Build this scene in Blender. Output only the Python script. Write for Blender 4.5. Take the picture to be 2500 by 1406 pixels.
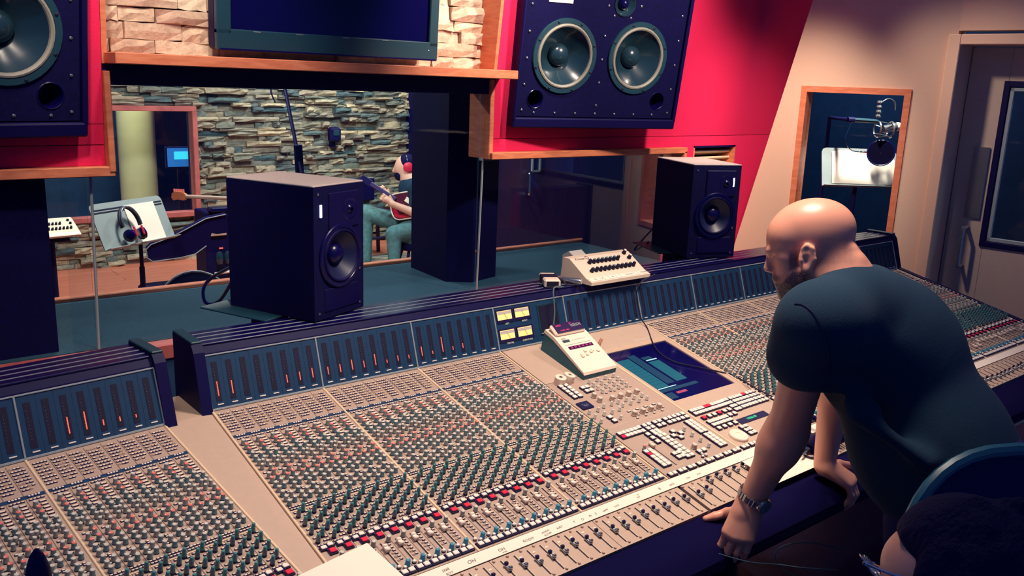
import bpy, math, random
import numpy as np
from mathutils import Matrix, Vector
for o in list(bpy.data.objects): bpy.data.objects.remove(o, do_unlink=True)
random.seed(5); rng = np.random.default_rng(5)
SC = bpy.context.scene; COL = SC.collection
H = 0.98            # height of the console's meter-bridge foot above the floor
# ---------------------------------------------------------------- camera
F_PX = 2149.19
CAM = Vector((-0.81280, -2.22320, 0.89879 + H))
RC = Matrix(((0.77385, -0.632301, 0.036778), (-0.117344, -0.200191, -0.972704), (0.622404, 0.748411, -0.229114)))   # rows: image right, image down, forward
cd = bpy.data.cameras.new('camera'); cam = bpy.data.objects.new('camera', cd); COL.objects.link(cam)
m = Matrix((RC[0], -RC[1], -RC[2])).transposed().to_4x4(); m.translation = CAM
cam.matrix_world = m
cd.sensor_width = 36; cd.lens = F_PX / 2500 * 36; cd.clip_start = .05
SC.camera = cam
# ---------------------------------------------------------------- world, exposure
w = bpy.data.worlds.new('world'); SC.world = w; w.use_nodes = True
w.node_tree.nodes['Background'].inputs[0].default_value = (.026, .066, .25, 1)  # navy ambient added to lift the shadows, not a source in the room
w.node_tree.nodes['Background'].inputs[1].default_value = .78
SC.view_settings.view_transform = 'Standard'; SC.view_settings.look = 'None'
SC.view_settings.exposure = 0.0; SC.view_settings.gamma = 1; SC.view_settings.use_curve_mapping = False
# ---------------------------------------------------------------- lights of the room (ceiling fittings, plus added fills)
def light(name, kind, loc, tgt, power, col=(1, .83, .67), size=.3, spot=70, blend=.6):
    l = bpy.data.lights.new(name, kind); l.energy = power; l.color = col
    if kind == 'SPOT': l.spot_size = math.radians(spot); l.spot_blend = blend; l.shadow_soft_size = size
    elif kind == 'AREA': l.shape = 'DISK'; l.size = size
    else: l.shadow_soft_size = size
    o = bpy.data.objects.new(name, l); COL.objects.link(o)
    o.location = loc
    d = Vector(tgt) - Vector(loc); o.rotation_euler = d.to_track_quat('-Z', 'Y').to_euler()
    return o
light('ceiling_downlight', 'SPOT', (.95, -.9, 2.95), (.75, -.45, .9), 215, size=.22, spot=88, blend=.9)
light('ceiling_downlight.001', 'SPOT', (2.45, -.6, 2.95), (2.25, -.45, .9), 150, size=.22, spot=76, blend=.9)
light('ceiling_downlight.002', 'SPOT', (-.5, -.6, 2.95), (-.3, -.3, .9), 60, size=.22, spot=80, blend=.9)
light('stone_spot', 'SPOT', (1.75, .50, 3.0), (1.75, 1.3, 2.0), 110, spot=60, size=.06)
light('stone_spot.001', 'SPOT', (.30, .50, 3.0), (.35, 1.3, 2.0), 60, spot=62, size=.06)
light('soffit_spot', 'SPOT', (2.5, -.5, 3.0), (2.5, 1.2, 1.75), 230, spot=72, size=.08)
light('side_wall_spot', 'SPOT', (2.75, .15, 2.9), (3.95, .95, 1.30), 230, spot=52, size=.08, blend=1)
light('door_fill', 'SPOT', (3.25, .55, 2.9), (4.3, -.55, 1.05), 85, spot=62, size=.06, blend=1)  # added fill for the door side, aimed so the frame shades the leaf
light('soffit_spot.001', 'SPOT', (-.35, -.1, 3.0), (-.05, 1.2, 1.65), 90, spot=75, size=.08)
light('live_room_spot', 'SPOT', (4.1, 5.5, 3.4), (4.1, 6.6, 1.2), 300, spot=85, size=.1, col=(1, .88, .66))
light('live_room_spot.001', 'SPOT', (2.6, 5.3, 3.4), (2.6, 6.6, 1.4), 150, spot=90, size=.1, col=(1, .90, .70))
light('live_room_downlight', 'AREA', (1.2, 3.3, 3.2), (1.2, 4.0, .6), 120, size=.5, col=(1, .88, .72))
light('live_room_downlight.001', 'AREA', (3.4, 4.2, 3.2), (3.7, 5.0, .5), 70, size=.5, col=(.85, 1, .88))
light('booth_spot', 'SPOT', (4.28, .62, 2.55), (4.50, .68, 1.3), 190, spot=55, size=.04, col=(1, .92, .76))
light('booth_fill', 'AREA', (5.2, 1.5, 2.9), (5.2, 1.7, .5), 14, size=.5, col=(.55, .8, 1))  # bluish fill added to brighten the booth walls, no lamp seen there
light('corridor_fill', 'AREA', (4.95, -1.0, 2.9), (5.3, -1.0, .5), 8, size=.4, col=(.6, .9, 1))  # small fill added to bring out the corridor's teal, source unseen
light('side_booth_lamp', 'AREA', (1.75, 7.0, 2.9), (2.1, 7.7, 1.3), 80, size=.3, col=(1, .93, .64))

# ---------------------------------------------------------------- materials
def s2l(c):
    return tuple((x / 12.92 if x <= .04045 else ((x + .055) / 1.055) ** 2.4) for x in [v / 255 for v in c])
MATS = {}
def mat(name, rgb, rough=.5, metal=0, var=0, scale=40, bump=0, spec=.5, emit=0, coat=0, stretch=None, rgb2=None):
    if name in MATS: return MATS[name]
    m = bpy.data.materials.new(name); m.use_nodes = True; nt = m.node_tree; b = nt.nodes['Principled BSDF']
    c = s2l(rgb); b.inputs['Base Color'].default_value = (*c, 1)
    b.inputs['Roughness'].default_value = rough; b.inputs['Metallic'].default_value = metal
    b.inputs['Specular IOR Level'].default_value = spec
    if coat: b.inputs['Coat Weight'].default_value = coat
    if emit:
        b.inputs['Emission Color'].default_value = (*c, 1); b.inputs['Emission Strength'].default_value = emit
    if var or bump or rgb2:
        tc = nt.nodes.new('ShaderNodeTexCoord'); mp = nt.nodes.new('ShaderNodeMapping')
        if stretch: mp.inputs['Scale'].default_value = stretch
        nt.links.new(tc.outputs['Object'], mp.inputs[0])
        n = nt.nodes.new('ShaderNodeTexNoise'); n.inputs['Scale'].default_value = scale; n.inputs['Detail'].default_value = 5
        nt.links.new(mp.outputs[0], n.inputs['Vector'])
        if var or rgb2:
            r = nt.nodes.new('ShaderNodeValToRGB')
            c2 = s2l(rgb2) if rgb2 else tuple(min(1, x * (1 + var)) for x in c)
            c1 = c if rgb2 else tuple(x * (1 - var) for x in c)
            r.color_ramp.elements[0].position = .3; r.color_ramp.elements[1].position = .7
            r.color_ramp.elements[0].color = (*c1, 1); r.color_ramp.elements[1].color = (*c2, 1)
            nt.links.new(n.outputs['Fac'], r.inputs[0]); nt.links.new(r.outputs[0], b.inputs['Base Color'])
        if bump:
            bn = nt.nodes.new('ShaderNodeBump'); bn.inputs['Strength'].default_value = bump; bn.inputs['Distance'].default_value = .01
            nt.links.new(n.outputs['Fac'], bn.inputs['Height']); nt.links.new(bn.outputs[0], b.inputs['Normal'])
    MATS[name] = m; return m
def stone_mat(name, cols):
    m = bpy.data.materials.new(name); m.use_nodes = True; nt = m.node_tree; b = nt.nodes['Principled BSDF']
    b.inputs['Roughness'].default_value = .9
    oi = nt.nodes.new('ShaderNodeObjectInfo'); ge = nt.nodes.new('ShaderNodeNewGeometry')
    ad = nt.nodes.new('ShaderNodeMath'); ad.operation = 'ADD'; fr = nt.nodes.new('ShaderNodeMath'); fr.operation = 'FRACT'
    nt.links.new(oi.outputs['Random'], ad.inputs[0]); nt.links.new(ge.outputs['Random Per Island'], ad.inputs[1]); nt.links.new(ad.outputs[0], fr.inputs[0])
    r = nt.nodes.new('ShaderNodeValToRGB'); r.color_ramp.interpolation = 'LINEAR'
    while len(r.color_ramp.elements) < len(cols): r.color_ramp.elements.new(.5)
    for i, c in enumerate(cols):
        r.color_ramp.elements[i].position = i / (len(cols) - 1); r.color_ramp.elements[i].color = (*s2l(c), 1)
    nt.links.new(fr.outputs[0], r.inputs[0])
    n = nt.nodes.new('ShaderNodeTexNoise'); n.inputs['Scale'].default_value = 22; n.inputs['Detail'].default_value = 8; n.inputs['Roughness'].default_value = .7
    gp = nt.nodes.new('ShaderNodeNewGeometry'); nt.links.new(gp.outputs['Position'], n.inputs['Vector'])
    mx = nt.nodes.new('ShaderNodeMix'); mx.data_type = 'RGBA'; mx.blend_type = 'MULTIPLY'; mx.inputs['Factor'].default_value = .75
    rr = nt.nodes.new('ShaderNodeValToRGB'); rr.color_ramp.elements[0].position = .3; rr.color_ramp.elements[0].color = (.45, .42, .42, 1); rr.color_ramp.elements[1].position = .62; rr.color_ramp.elements[1].color = (1, 1, 1, 1)
    nt.links.new(n.outputs['Fac'], rr.inputs[0]); nt.links.new(r.outputs[0], mx.inputs['A']); nt.links.new(rr.outputs[0], mx.inputs['B'])
    nt.links.new(mx.outputs['Result'], b.inputs['Base Color'])
    bn = nt.nodes.new('ShaderNodeBump'); bn.inputs['Strength'].default_value = .8; bn.inputs['Distance'].default_value = .012
    nt.links.new(n.outputs['Fac'], bn.inputs['Height']); nt.links.new(bn.outputs[0], b.inputs['Normal'])
    MATS[name] = m; return m
def wood_mat(name, c1, c2, sc=(1, 1, 1), rough=.45):
    m = bpy.data.materials.new(name); m.use_nodes = True; nt = m.node_tree; b = nt.nodes['Principled BSDF']
    tc = nt.nodes.new('ShaderNodeTexCoord'); mp = nt.nodes.new('ShaderNodeMapping'); mp.inputs['Scale'].default_value = sc
    nt.links.new(tc.outputs['Object'], mp.inputs[0])
    n = nt.nodes.new('ShaderNodeTexNoise'); n.inputs['Scale'].default_value = 6; n.inputs['Detail'].default_value = 6; n.inputs['Distortion'].default_value = .6
    nt.links.new(mp.outputs[0], n.inputs['Vector'])
    r = nt.nodes.new('ShaderNodeValToRGB'); r.color_ramp.elements[0].position = .35; r.color_ramp.elements[1].position = .65
    r.color_ramp.elements[0].color = (*s2l(c1), 1); r.color_ramp.elements[1].color = (*s2l(c2), 1)
    nt.links.new(n.outputs['Fac'], r.inputs[0]); nt.links.new(r.outputs[0], b.inputs['Base Color']); b.inputs['Roughness'].default_value = rough
    MATS[name] = m; return m
def glass_mat(name, tint=(.93, .97, 1), refl=.06):
    m = bpy.data.materials.new(name); m.use_nodes = True; nt = m.node_tree; nt.nodes.clear()
    o = nt.nodes.new('ShaderNodeOutputMaterial'); t = nt.nodes.new('ShaderNodeBsdfTransparent'); g = nt.nodes.new('ShaderNodeBsdfGlossy')
    t.inputs[0].default_value = (*tint, 1); g.inputs['Roughness'].default_value = .01; g.inputs[0].default_value = (.9, .95, 1, 1)
    x = nt.nodes.new('ShaderNodeMixShader'); f = nt.nodes.new('ShaderNodeFresnel'); f.inputs[0].default_value = 1.45
    k = nt.nodes.new('ShaderNodeMath'); k.operation = 'MULTIPLY'; k.inputs[1].default_value = .25; nt.links.new(f.outputs[0], k.inputs[0]); nt.links.new(k.outputs[0], x.inputs[0]); nt.links.new(t.outputs[0], x.inputs[1]); nt.links.new(g.outputs[0], x.inputs[2]); nt.links.new(x.outputs[0], o.inputs[0])
    MATS[name] = m; return m
def M(n): return MATS[n]
mat('navy', (9, 3, 64), .55, spec=.2); mat('navy_gloss', (10, 6, 66), .25, spec=.35); mat('navy_matte', (7, 5, 58), .85, var=.25, scale=60, spec=.15)
mat('teal_panel', (18, 56, 92), .5, var=.08, scale=30); mat('teal_dark', (26, 60, 96), .7, var=.15, scale=12)
mat('carpet_teal', (24, 66, 86), .95, var=.18, scale=90, bump=.3)
mat('red_fabric', (232, 20, 84), .9, var=.05, scale=220, bump=.15)
mat('beige_fabric', (226, 186, 160), .95, var=.03, scale=260, bump=.12)
mat('taupe', (182, 154, 138), .55, var=.05, scale=160); mat('taupe_light', (198, 168, 148), .5, var=.03, scale=60)
mat('cream_rail', (236, 204, 168), .45); mat('cream', (248, 224, 202), .5); mat('paper', (252, 234, 214), .8)
mat('white_key', (248, 232, 218), .45); mat('knob_grey', (134, 132, 128), .45); mat('knob_teal', (96, 118, 122), .4)
mat('knob_top', (206, 198, 186), .4); mat('knob_red', (232, 122, 112), .45); mat('knob_green', (72, 134, 134), .35)
mat('knob_blue', (60, 136, 160), .4); mat('key_red', (226, 36, 72), .4); mat('black', (26, 20, 70), .5, spec=.3)
mat('slot_black', (10, 4, 44), .6); mat('silver', (176, 176, 176), .25, metal=.9); mat('chrome', (220, 220, 220), .12, metal=1)
mat('rail_grey', (150, 156, 160), .45); mat('led_red', (255, 104, 84), .4, emit=.75); mat('led_dim', (150, 120, 150), .5, emit=.25)
mat('ink', (84, 66, 66), .8); mat('vu_face', (255, 204, 128), .5, emit=.75); mat('white_text', (235, 235, 225), .6)
mat('cone_grey', (28, 52, 66), .24, coat=.5); mat('surround', (140, 136, 126), .5); mat('woofer_frame', (20, 58, 74), .45)
mat('skin', (240, 168, 142), .42, var=.06, scale=18, spec=.45); mat('shirt', (8, 46, 70), .95, var=.18, scale=260, bump=.08)
mat('jeans', (86, 124, 126), .9, var=.25, scale=30, bump=.2); mat('hair', (9, 3, 58), .75, bump=.8, scale=160, stretch=(1, 1, .2), spec=.2)
wood_mat('wood_trim', (206, 112, 78), (224, 134, 96), (2, 2, 10)); wood_mat('wood_floor', (196, 104, 86), (226, 138, 108), (1, 14, 1), .35)
wood_mat('wood_dark', (40, 22, 84), (58, 34, 86), (8, 8, 1), .5); wood_mat('wood_red', (170, 84, 84), (196, 104, 98), (1, 12, 1), .4)
stone_mat('stone_warm', [(200, 172, 150), (236, 210, 182), (214, 182, 160), (246, 224, 196), (208, 176, 154)])
stone_mat('stone_cool', [(110, 112, 104), (206, 184, 152), (72, 98, 104), (176, 156, 132), (56, 82, 94), (192, 168, 140), (112, 116, 106)])
glass_mat('glass')
# ---------------------------------------------------------------- pixel helper: where a line of sight meets a plane of the room
def ray(x, y):
    return (RC.transposed() @ Vector(((x - 1250) / F_PX, (y - 703) / F_PX, 1)))
def at(x, y, ax, v):
    d = ray(x, y); return CAM + d * ((v - CAM[ax]) / d[ax])
def atD(x, y, D):
    return CAM + ray(x, y) * D
# ---------------------------------------------------------------- mesh building
class MB:
    def __init__(s): s.v = []; s.f = []; s.mi = []; s.mats = []; s.T = Matrix.Identity(4)
    def _m(s, mt):
        if mt not in s.mats: s.mats.append(mt)
        return s.mats.index(mt)
    def add(s, vs, fs, mt):
        o = len(s.v); T = s.T; s.v += [tuple(T @ Vector(p)) for p in vs]; k = s._m(mt)
        s.f += [tuple(o + i for i in f) for f in fs]; s.mi += [k] * len(fs); return s
    def box(s, c, d, mt, bev=0, R=None):
        x, y, z = d[0] / 2, d[1] / 2, d[2] / 2; c = Vector(c)
        if not bev:
            vs = [(i * x, j * y, k * z) for k in (-1, 1) for j in (-1, 1) for i in (-1, 1)]
            fs = [(0, 2, 3, 1), (4, 5, 7, 6), (0, 1, 5, 4), (2, 6, 7, 3), (0, 4, 6, 2), (1, 3, 7, 5)]
        else:
            b = min(bev, x * .9, y * .9, z * .9); vs = []; idx = {}
            for k in (-1, 1):
                for j in (-1, 1):
                    for i in (-1, 1):
                        for a in range(3):
                            e = [x - b, y - b, z - b]; e[a] += b
                            idx[i, j, k, a] = len(vs); vs.append((i * e[0], j * e[1], k * e[2]))
            fs = []
            P = lambda i, j, k, a: idx[i, j, k, a]
            for q in (-1, 1):
                fs.append([P(q, -1, -1, 0), P(q, 1, -1, 0), P(q, 1, 1, 0), P(q, -1, 1, 0)][::q])
                fs.append([P(-1, q, -1, 1), P(-1, q, 1, 1), P(1, q, 1, 1), P(1, q, -1, 1)][::q])
                fs.append([P(-1, -1, q, 2), P(1, -1, q, 2), P(1, 1, q, 2), P(-1, 1, q, 2)][::q])
                for r in (-1, 1):
                    fs.append([P(-1, q, r, 1), P(1, q, r, 1), P(1, q, r, 2), P(-1, q, r, 2)][::-q * r])
                    fs.append([P(q, -1, r, 0), P(q, 1, r, 0), P(q, 1, r, 2), P(q, -1, r, 2)][::q * r])
                    fs.append([P(q, r, -1, 0), P(q, r, 1, 0), P(q, r, 1, 1), P(q, r, -1, 1)][::-q * r])
                    for t in (-1, 1): fs.append([P(q, r, t, 0), P(q, r, t, 1), P(q, r, t, 2)][::q * r * t])
        if R is not None: vs = [R @ Vector(v) for v in vs]
        return s.add([Vector(v) + c for v in vs], fs, mt)
    def lathe(s, prof, mt, n=24, c=(0, 0, 0), ax=None, mats=None, cap=True):
        # prof: (r, h) along axis; ax = axis direction (default +Z)
        q = Vector((0, 0, 1)).rotation_difference(Vector(ax)) if ax is not None else None
        rows = []; base = []; c = Vector(c)
        for r, h in prof:
            row = []
            for i in range(n):
                a = 2 * math.pi * i / n; v = Vector((r * math.cos(a), r * math.sin(a), h))
                if q: v = q @ v
                row.append(len(base)); base.append(v + c)
            rows.append(row)
        groups = {}
        for j in range(len(prof) - 1):
            k = mats[j] if mats else mt
            for i in range(n): groups.setdefault(k, []).append((rows[j][i], rows[j][(i + 1) % n], rows[j + 1][(i + 1) % n], rows[j + 1][i]))
        if cap:
            groups.setdefault(mats[0] if mats else mt, []).append(tuple(rows[0][::-1]))
            groups.setdefault(mats[-1] if mats else mt, []).append(tuple(rows[-1]))
        o = len(s.v); s.v += [tuple(s.T @ p) for p in base]
        for k, fs in groups.items():
            kk = s._m(k)
            for f in fs: s.f.append(tuple(o + i for i in f)); s.mi.append(kk)
        return s
    def cyl(s, a, b, r, mt, n=10, r2=None):
        a = Vector(a); b = Vector(b); return s.lathe([(r, 0), (r if r2 is None else r2, (b - a).length)], mt, n, a, (b - a))
    def tube(s, pts, r, mt, n=7, smooth=4):
        P = [Vector(p) for p in pts]
        if smooth and len(P) > 2:
            Q = []
            for i in range(len(P) - 1):
                p0, p1, p2, p3 = P[max(i - 1, 0)], P[i], P[i + 1], P[min(i + 2, len(P) - 1)]
                for k in range(smooth):
                    t = k / smooth; Q.append(.5 * ((2 * p1) + (p2 - p0) * t + (2 * p0 - 5 * p1 + 4 * p2 - p3) * t * t + (3 * p1 - p0 - 3 * p2 + p3) * t ** 3))
            P = Q + [P[-1]]
        vs = []; fs = []; nrm = None; rr = r if isinstance(r, (list, tuple)) else None
        for i, p in enumerate(P):
            t = (P[min(i + 1, len(P) - 1)] - P[max(i - 1, 0)]).normalized()
            if nrm is None: nrm = t.orthogonal().normalized()
            nrm = (nrm - t * nrm.dot(t)).normalized(); b = t.cross(nrm)
            ri = rr[min(int(i * len(rr) / len(P)), len(rr) - 1)] if rr else r
            for k in range(n):
                a = 2 * math.pi * k / n; vs.append(p + (nrm * math.cos(a) + b * math.sin(a)) * ri)
        for i in range(len(P) - 1):
            for k in range(n): fs.append((i * n + k, i * n + (k + 1) % n, (i + 1) * n + (k + 1) % n, (i + 1) * n + k))
        fs.append(tuple(range(n))[::-1]); fs.append(tuple((len(P) - 1) * n + k for k in range(n)))
        return s.add(vs, fs, mt)
    def prism(s, poly, ax, a, b, mt):
        # poly: 2-D outline (counter-clockwise in the two other axes), extruded along axis ax from a to b
        def pt(p, h):
            if ax == 0: return (h, p[0], p[1])
            if ax == 1: return (p[0], h, p[1])
            return (p[0], p[1], h)
        n = len(poly); vs = [pt(p, a) for p in poly] + [pt(p, b) for p in poly]
        fs = [tuple(range(n))[::-1], tuple(range(n, 2 * n))] + [(i, (i + 1) % n, n + (i + 1) % n, n + i) for i in range(n)]
        return s.add(vs, fs, mt)
    def quad(s, p, mt): return s.add(p, [tuple(range(len(p)))], mt)
    def ball(s, c, r, mt, n=12, m=8):
        r = (r, r, r) if not isinstance(r, (tuple, list)) else r; vs = []; fs = []
        for j in range(m + 1):
            t = math.pi * j / m
            for i in range(n):
                a = 2 * math.pi * i / n; vs.append((c[0] + r[0] * math.sin(t) * math.cos(a), c[1] + r[1] * math.sin(t) * math.sin(a), c[2] + r[2] * math.cos(t)))
        for j in range(m):
            for i in range(n): fs.append((j * n + i, (j + 1) * n + i, (j + 1) * n + (i + 1) % n, j * n + (i + 1) % n))
        return s.add(vs, fs, mt)
    def mesh(s, name, smooth=35):
        me = bpy.data.meshes.new(name); me.from_pydata(s.v, [], s.f)
        for k in s.mats: me.materials.append(MATS[k])
        me.polygons.foreach_set('material_index', s.mi)
        if smooth:
            me.polygons.foreach_set('use_smooth', [True] * len(s.f)); me.set_sharp_from_angle(angle=math.radians(smooth))
        me.update(); return me
    def build(s, name, parent=None, smooth=35, loc=None):
        return link(name, s.mesh(name, smooth), parent, loc)
def wloc(o):
    p = Vector(o.location)
    while o.parent: o = o.parent; p += Vector(o.location)
    return p
def link(name, me, parent=None, loc=None, M4=None):
    """mesh in world coordinates (or placed by M4); parent inverse keeps it there"""
    o = bpy.data.objects.new(name, me); COL.objects.link(o)
    if M4 is not None: o.matrix_world = M4
    if parent is not None:
        o.parent = parent; o.matrix_parent_inverse = PINV[parent.name]
        PINV[o.name] = PINV[parent.name] if False else (parent_world(parent) @ o.matrix_parent_inverse @ o.matrix_basis).inverted()
    else: PINV[o.name] = o.matrix_basis.inverted()
    WORLD[o.name] = PINV[o.name].inverted()
    return o
PINV = {}; WORLD = {}
def parent_world(p): return WORLD[p.name]
def tag(o, label=None, cat=None, group=None, kind=None):
    if label: o['label'] = label
    if cat: o['category'] = cat
    if group: o['group'] = group
    if kind: o['kind'] = kind
    return o
def thing(name, label, cat, loc=(0, 0, 0), group=None, kind=None):
    o = bpy.data.objects.new(name, None); COL.objects.link(o); o.empty_display_size = .05; o.location = loc
    PINV[o.name] = Matrix.Translation(-Vector(loc)); WORLD[o.name] = Matrix.Translation(Vector(loc))
    return tag(o, label, cat, group, kind)
def struct(name, mb, parent=None, label=None, smooth=0):
    o = mb.build(name, parent, smooth)
    if parent is None: o['kind'] = 'structure'
    if label: o['label'] = label
    return o
FONT = {}
def text_mesh(txt, size, mt, shear=0):
    key = (txt, size, mt, shear)
    if key in FONT: return FONT[key]
    c = bpy.data.curves.new('lettering', 'FONT'); c.body = txt; c.size = size; c.align_x = 'CENTER'; c.align_y = 'CENTER'; c.resolution_u = 2; c.shear = shear
    o = bpy.data.objects.new('tmp', c); COL.objects.link(o)
    dg = bpy.context.evaluated_depsgraph_get(); me = bpy.data.meshes.new_from_object(o.evaluated_get(dg)); 
    bpy.data.objects.remove(o); bpy.data.curves.remove(c)
    me.name = 'lettering'; me.materials.clear(); me.materials.append(MATS[mt]); FONT[key] = me; return me
def frame(o, X, Y, Z=None):
    X = Vector(X).normalized(); Y = Vector(Y).normalized(); Z = X.cross(Y) if Z is None else Vector(Z).normalized()
    m = Matrix((X, Y, Z)).transposed().to_4x4(); m.translation = Vector(o); return m
# ---------------------------------------------------------------- organic surfaces: smooth unions of tapered limbs, meshed once
def sdf_mesh(name, prims, res, mt, smooth_it=1, pad=.02):
    """prims: ('c', a, b, ra, rb, k) tapered capsule | ('e', centre, radii, frame3, k) ellipsoid ; k<0 subtracts"""
    pts = []
    for p in prims:
        if p[-1] < 0: continue
        if p[0] == 'c': pts += [np.array(p[1]) - p[3], np.array(p[1]) + p[3], np.array(p[2]) - p[4], np.array(p[2]) + p[4]]
        else: r = max(p[2]); pts += [np.array(p[1]) - r, np.array(p[1]) + r]
    lo = np.min(pts, 0) - pad; hi = np.max(pts, 0) + pad
    n = np.ceil((hi - lo) / res).astype(int) + 1
    D = np.full(n, .06, np.float32)
    gx = [lo[i] + res * np.arange(n[i]) for i in range(3)]
    for p in prims:
        k = abs(p[-1])
        if p[0] == 'c':
            a, b, ra, rb = np.array(p[1], float), np.array(p[2], float), p[3], p[4]; R = max(ra, rb)
            bl = np.minimum(a, b) - R; bh = np.maximum(a, b) + R
        elif p[0] == 'y':
            a, b, ra = np.array(p[1], float), np.array(p[2], float), p[3]; bl = np.minimum(a, b) - ra; bh = np.maximum(a, b) + ra
        else:
            c0 = np.array(p[1], float); R = max(p[2]); bl = c0 - R; bh = c0 + R
        mg = .05 + k
        i0 = np.maximum(((bl - mg - lo) / res).astype(int), 0); i1 = np.minimum(((bh + mg - lo) / res).astype(int) + 2, n)
        if np.any(i1 <= i0): continue
        X = gx[0][i0[0]:i1[0], None, None]; Y = gx[1][None, i0[1]:i1[1], None]; Z = gx[2][None, None, i0[2]:i1[2]]
        if p[0] == 'c':
            ab = b - a; L = max(ab @ ab, 1e-9)
            t = np.clip(((X - a[0]) * ab[0] + (Y - a[1]) * ab[1] + (Z - a[2]) * ab[2]) / L, 0, 1)
            d = np.sqrt((X - a[0] - t * ab[0]) ** 2 + (Y - a[1] - t * ab[1]) ** 2 + (Z - a[2] - t * ab[2]) ** 2) - (ra + (rb - ra) * t)
        elif p[0] == 'y':
            ab = b - a; L = np.linalg.norm(ab); ab = ab / L; t = (X - a[0]) * ab[0] + (Y - a[1]) * ab[1] + (Z - a[2]) * ab[2]
            rr = np.sqrt(np.maximum((X - a[0]) ** 2 + (Y - a[1]) ** 2 + (Z - a[2]) ** 2 - t * t, 0)); d = np.maximum(rr - ra, np.abs(t - L / 2) - L / 2)
        else:
            fr = np.array(p[3], float); q = 0; q2 = 0
            for j in range(3):
                cj = (X - c0[0]) * fr[j][0] + (Y - c0[1]) * fr[j][1] + (Z - c0[2]) * fr[j][2]
                q = q + (cj / p[2][j]) ** 2; q2 = q2 + (cj / p[2][j] ** 2) ** 2
            q = np.sqrt(q); d = q * (q - 1) / np.sqrt(q2 + 1e-12)
        S = D[i0[0]:i1[0], i0[1]:i1[1], i0[2]:i1[2]]
        if p[-1] >= 0:
            if k > 1e-6:
                h = np.clip(.5 + .5 * (S - d) / k, 0, 1); S[...] = S * (1 - h) + d * h - k * h * (1 - h)
            else: S[...] = np.minimum(S, d)
        else:
            h = np.clip(.5 - .5 * (S + d) / k, 0, 1); S[...] = S * (1 - h) + (-d) * h + k * h * (1 - h)
    # surface nets
    sg = D < 0
    c = np.zeros(n - 1, np.uint8)
    for i in (0, 1):
        for j in (0, 1):
            for k in (0, 1): c += sg[i:n[0] - 1 + i, j:n[1] - 1 + j, k:n[2] - 1 + k]
    cells = np.argwhere((c > 0) & (c < 8)); idx = -np.ones(n - 1, np.int64); idx[tuple(cells.T)] = np.arange(len(cells))
    acc = np.zeros((len(cells), 3)); cnt = np.zeros(len(cells))
    corners = [(i, j, k) for i in (0, 1) for j in (0, 1) for k in (0, 1)]
    val = {q: D[cells[:, 0] + q[0], cells[:, 1] + q[1], cells[:, 2] + q[2]] for q in corners}
    for q in corners:
        for ax in range(3):
            if q[ax] == 0:
                q2 = list(q); q2[ax] = 1; va = val[q]; vb = val[tuple(q2)]; ms = (va < 0) != (vb < 0)
                t = np.where(ms, va / np.where(ms, va - vb, 1), 0); P = np.tile(np.array(q, float), (len(cells), 1)); P[:, ax] += t
                acc[ms] += P[ms]; cnt[ms] += 1
    V = lo + res * (cells + acc / np.maximum(cnt, 1)[:, None])
    F = []
    for ax in range(3):
        o1, o2 = [(1, 2), (2, 0), (0, 1)][ax]
        sl0 = [slice(None)] * 3; sl1 = [slice(None)] * 3; sl0[ax] = slice(0, -1); sl1[ax] = slice(1, None)
        a = sg[tuple(sl0)]; b = sg[tuple(sl1)]; e = np.argwhere(a != b)
        e = e[(e[:, o1] > 0) & (e[:, o2] > 0) & (e[:, o1] < n[o1] - 1) & (e[:, o2] < n[o2] - 1)]
        fl = a[tuple(e.T)]; g = []
        for d1, d2 in ((0, 0), (1, 0), (1, 1), (0, 1)):
            q = e.copy(); q[:, o1] -= d1; q[:, o2] -= d2; g.append(idx[tuple(q.T)])
        g = np.array(g).T; g[~fl] = g[~fl][:, ::-1]; F.append(g)
    F = np.vstack(F)
    for _ in range(smooth_it):
        s = np.zeros_like(V); cc = np.zeros(len(V))
        for i in range(4):
            a, b = F[:, i], F[:, (i + 1) % 4]; np.add.at(s, a, V[b]); np.add.at(s, b, V[a]); np.add.at(cc, a, 1); np.add.at(cc, b, 1)
        V = .5 * V + .5 * s / np.maximum(cc, 1)[:, None]
    me = bpy.data.meshes.new(name); me.vertices.add(len(V)); me.vertices.foreach_set('co', V.astype(np.float32).ravel())
    me.loops.add(len(F) * 4); me.loops.foreach_set('vertex_index', F.astype(np.int32).ravel())
    me.polygons.add(len(F)); me.polygons.foreach_set('loop_start', np.arange(0, len(F) * 4, 4, dtype=np.int32))
    me.update(calc_edges=True); me.validate(); me.polygons.foreach_set('use_smooth', [True] * len(me.polygons)); me.materials.append(MATS[mt])
    return me
# ================================================================ SETTING
# floors
b = MB(); b.box((2.0, -.5, -.05), (9, 3.5, .1), 'wood_dark'); struct('floor', b)
# live room floor: separate boards
YB = 2.05                                            # live-room face of the window reveal
fl = struct('floor_live_room', MB().box((3.6, 4.9, -.06), (8.4, 5.7, .06), 'wood_floor'))
pl = MB().box((0, 0, 0), (1, 1, 1), 'wood_floor', .004).mesh('floor_board', 0)
for i in range(38):
    y = 2.12 + i * .125
    x = -.55 + (i % 3) * -.4
    while x < 7.5:
        L = random.choice((1.6, 2.0, 2.4)); 
        if x + L > -.4:
            o = link('floor_board', pl, fl, M4=Matrix.Translation((x + L / 2, y, -.015)) @ Matrix.Diagonal((L - .004, .121, .03, 1)))
        x += L
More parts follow.
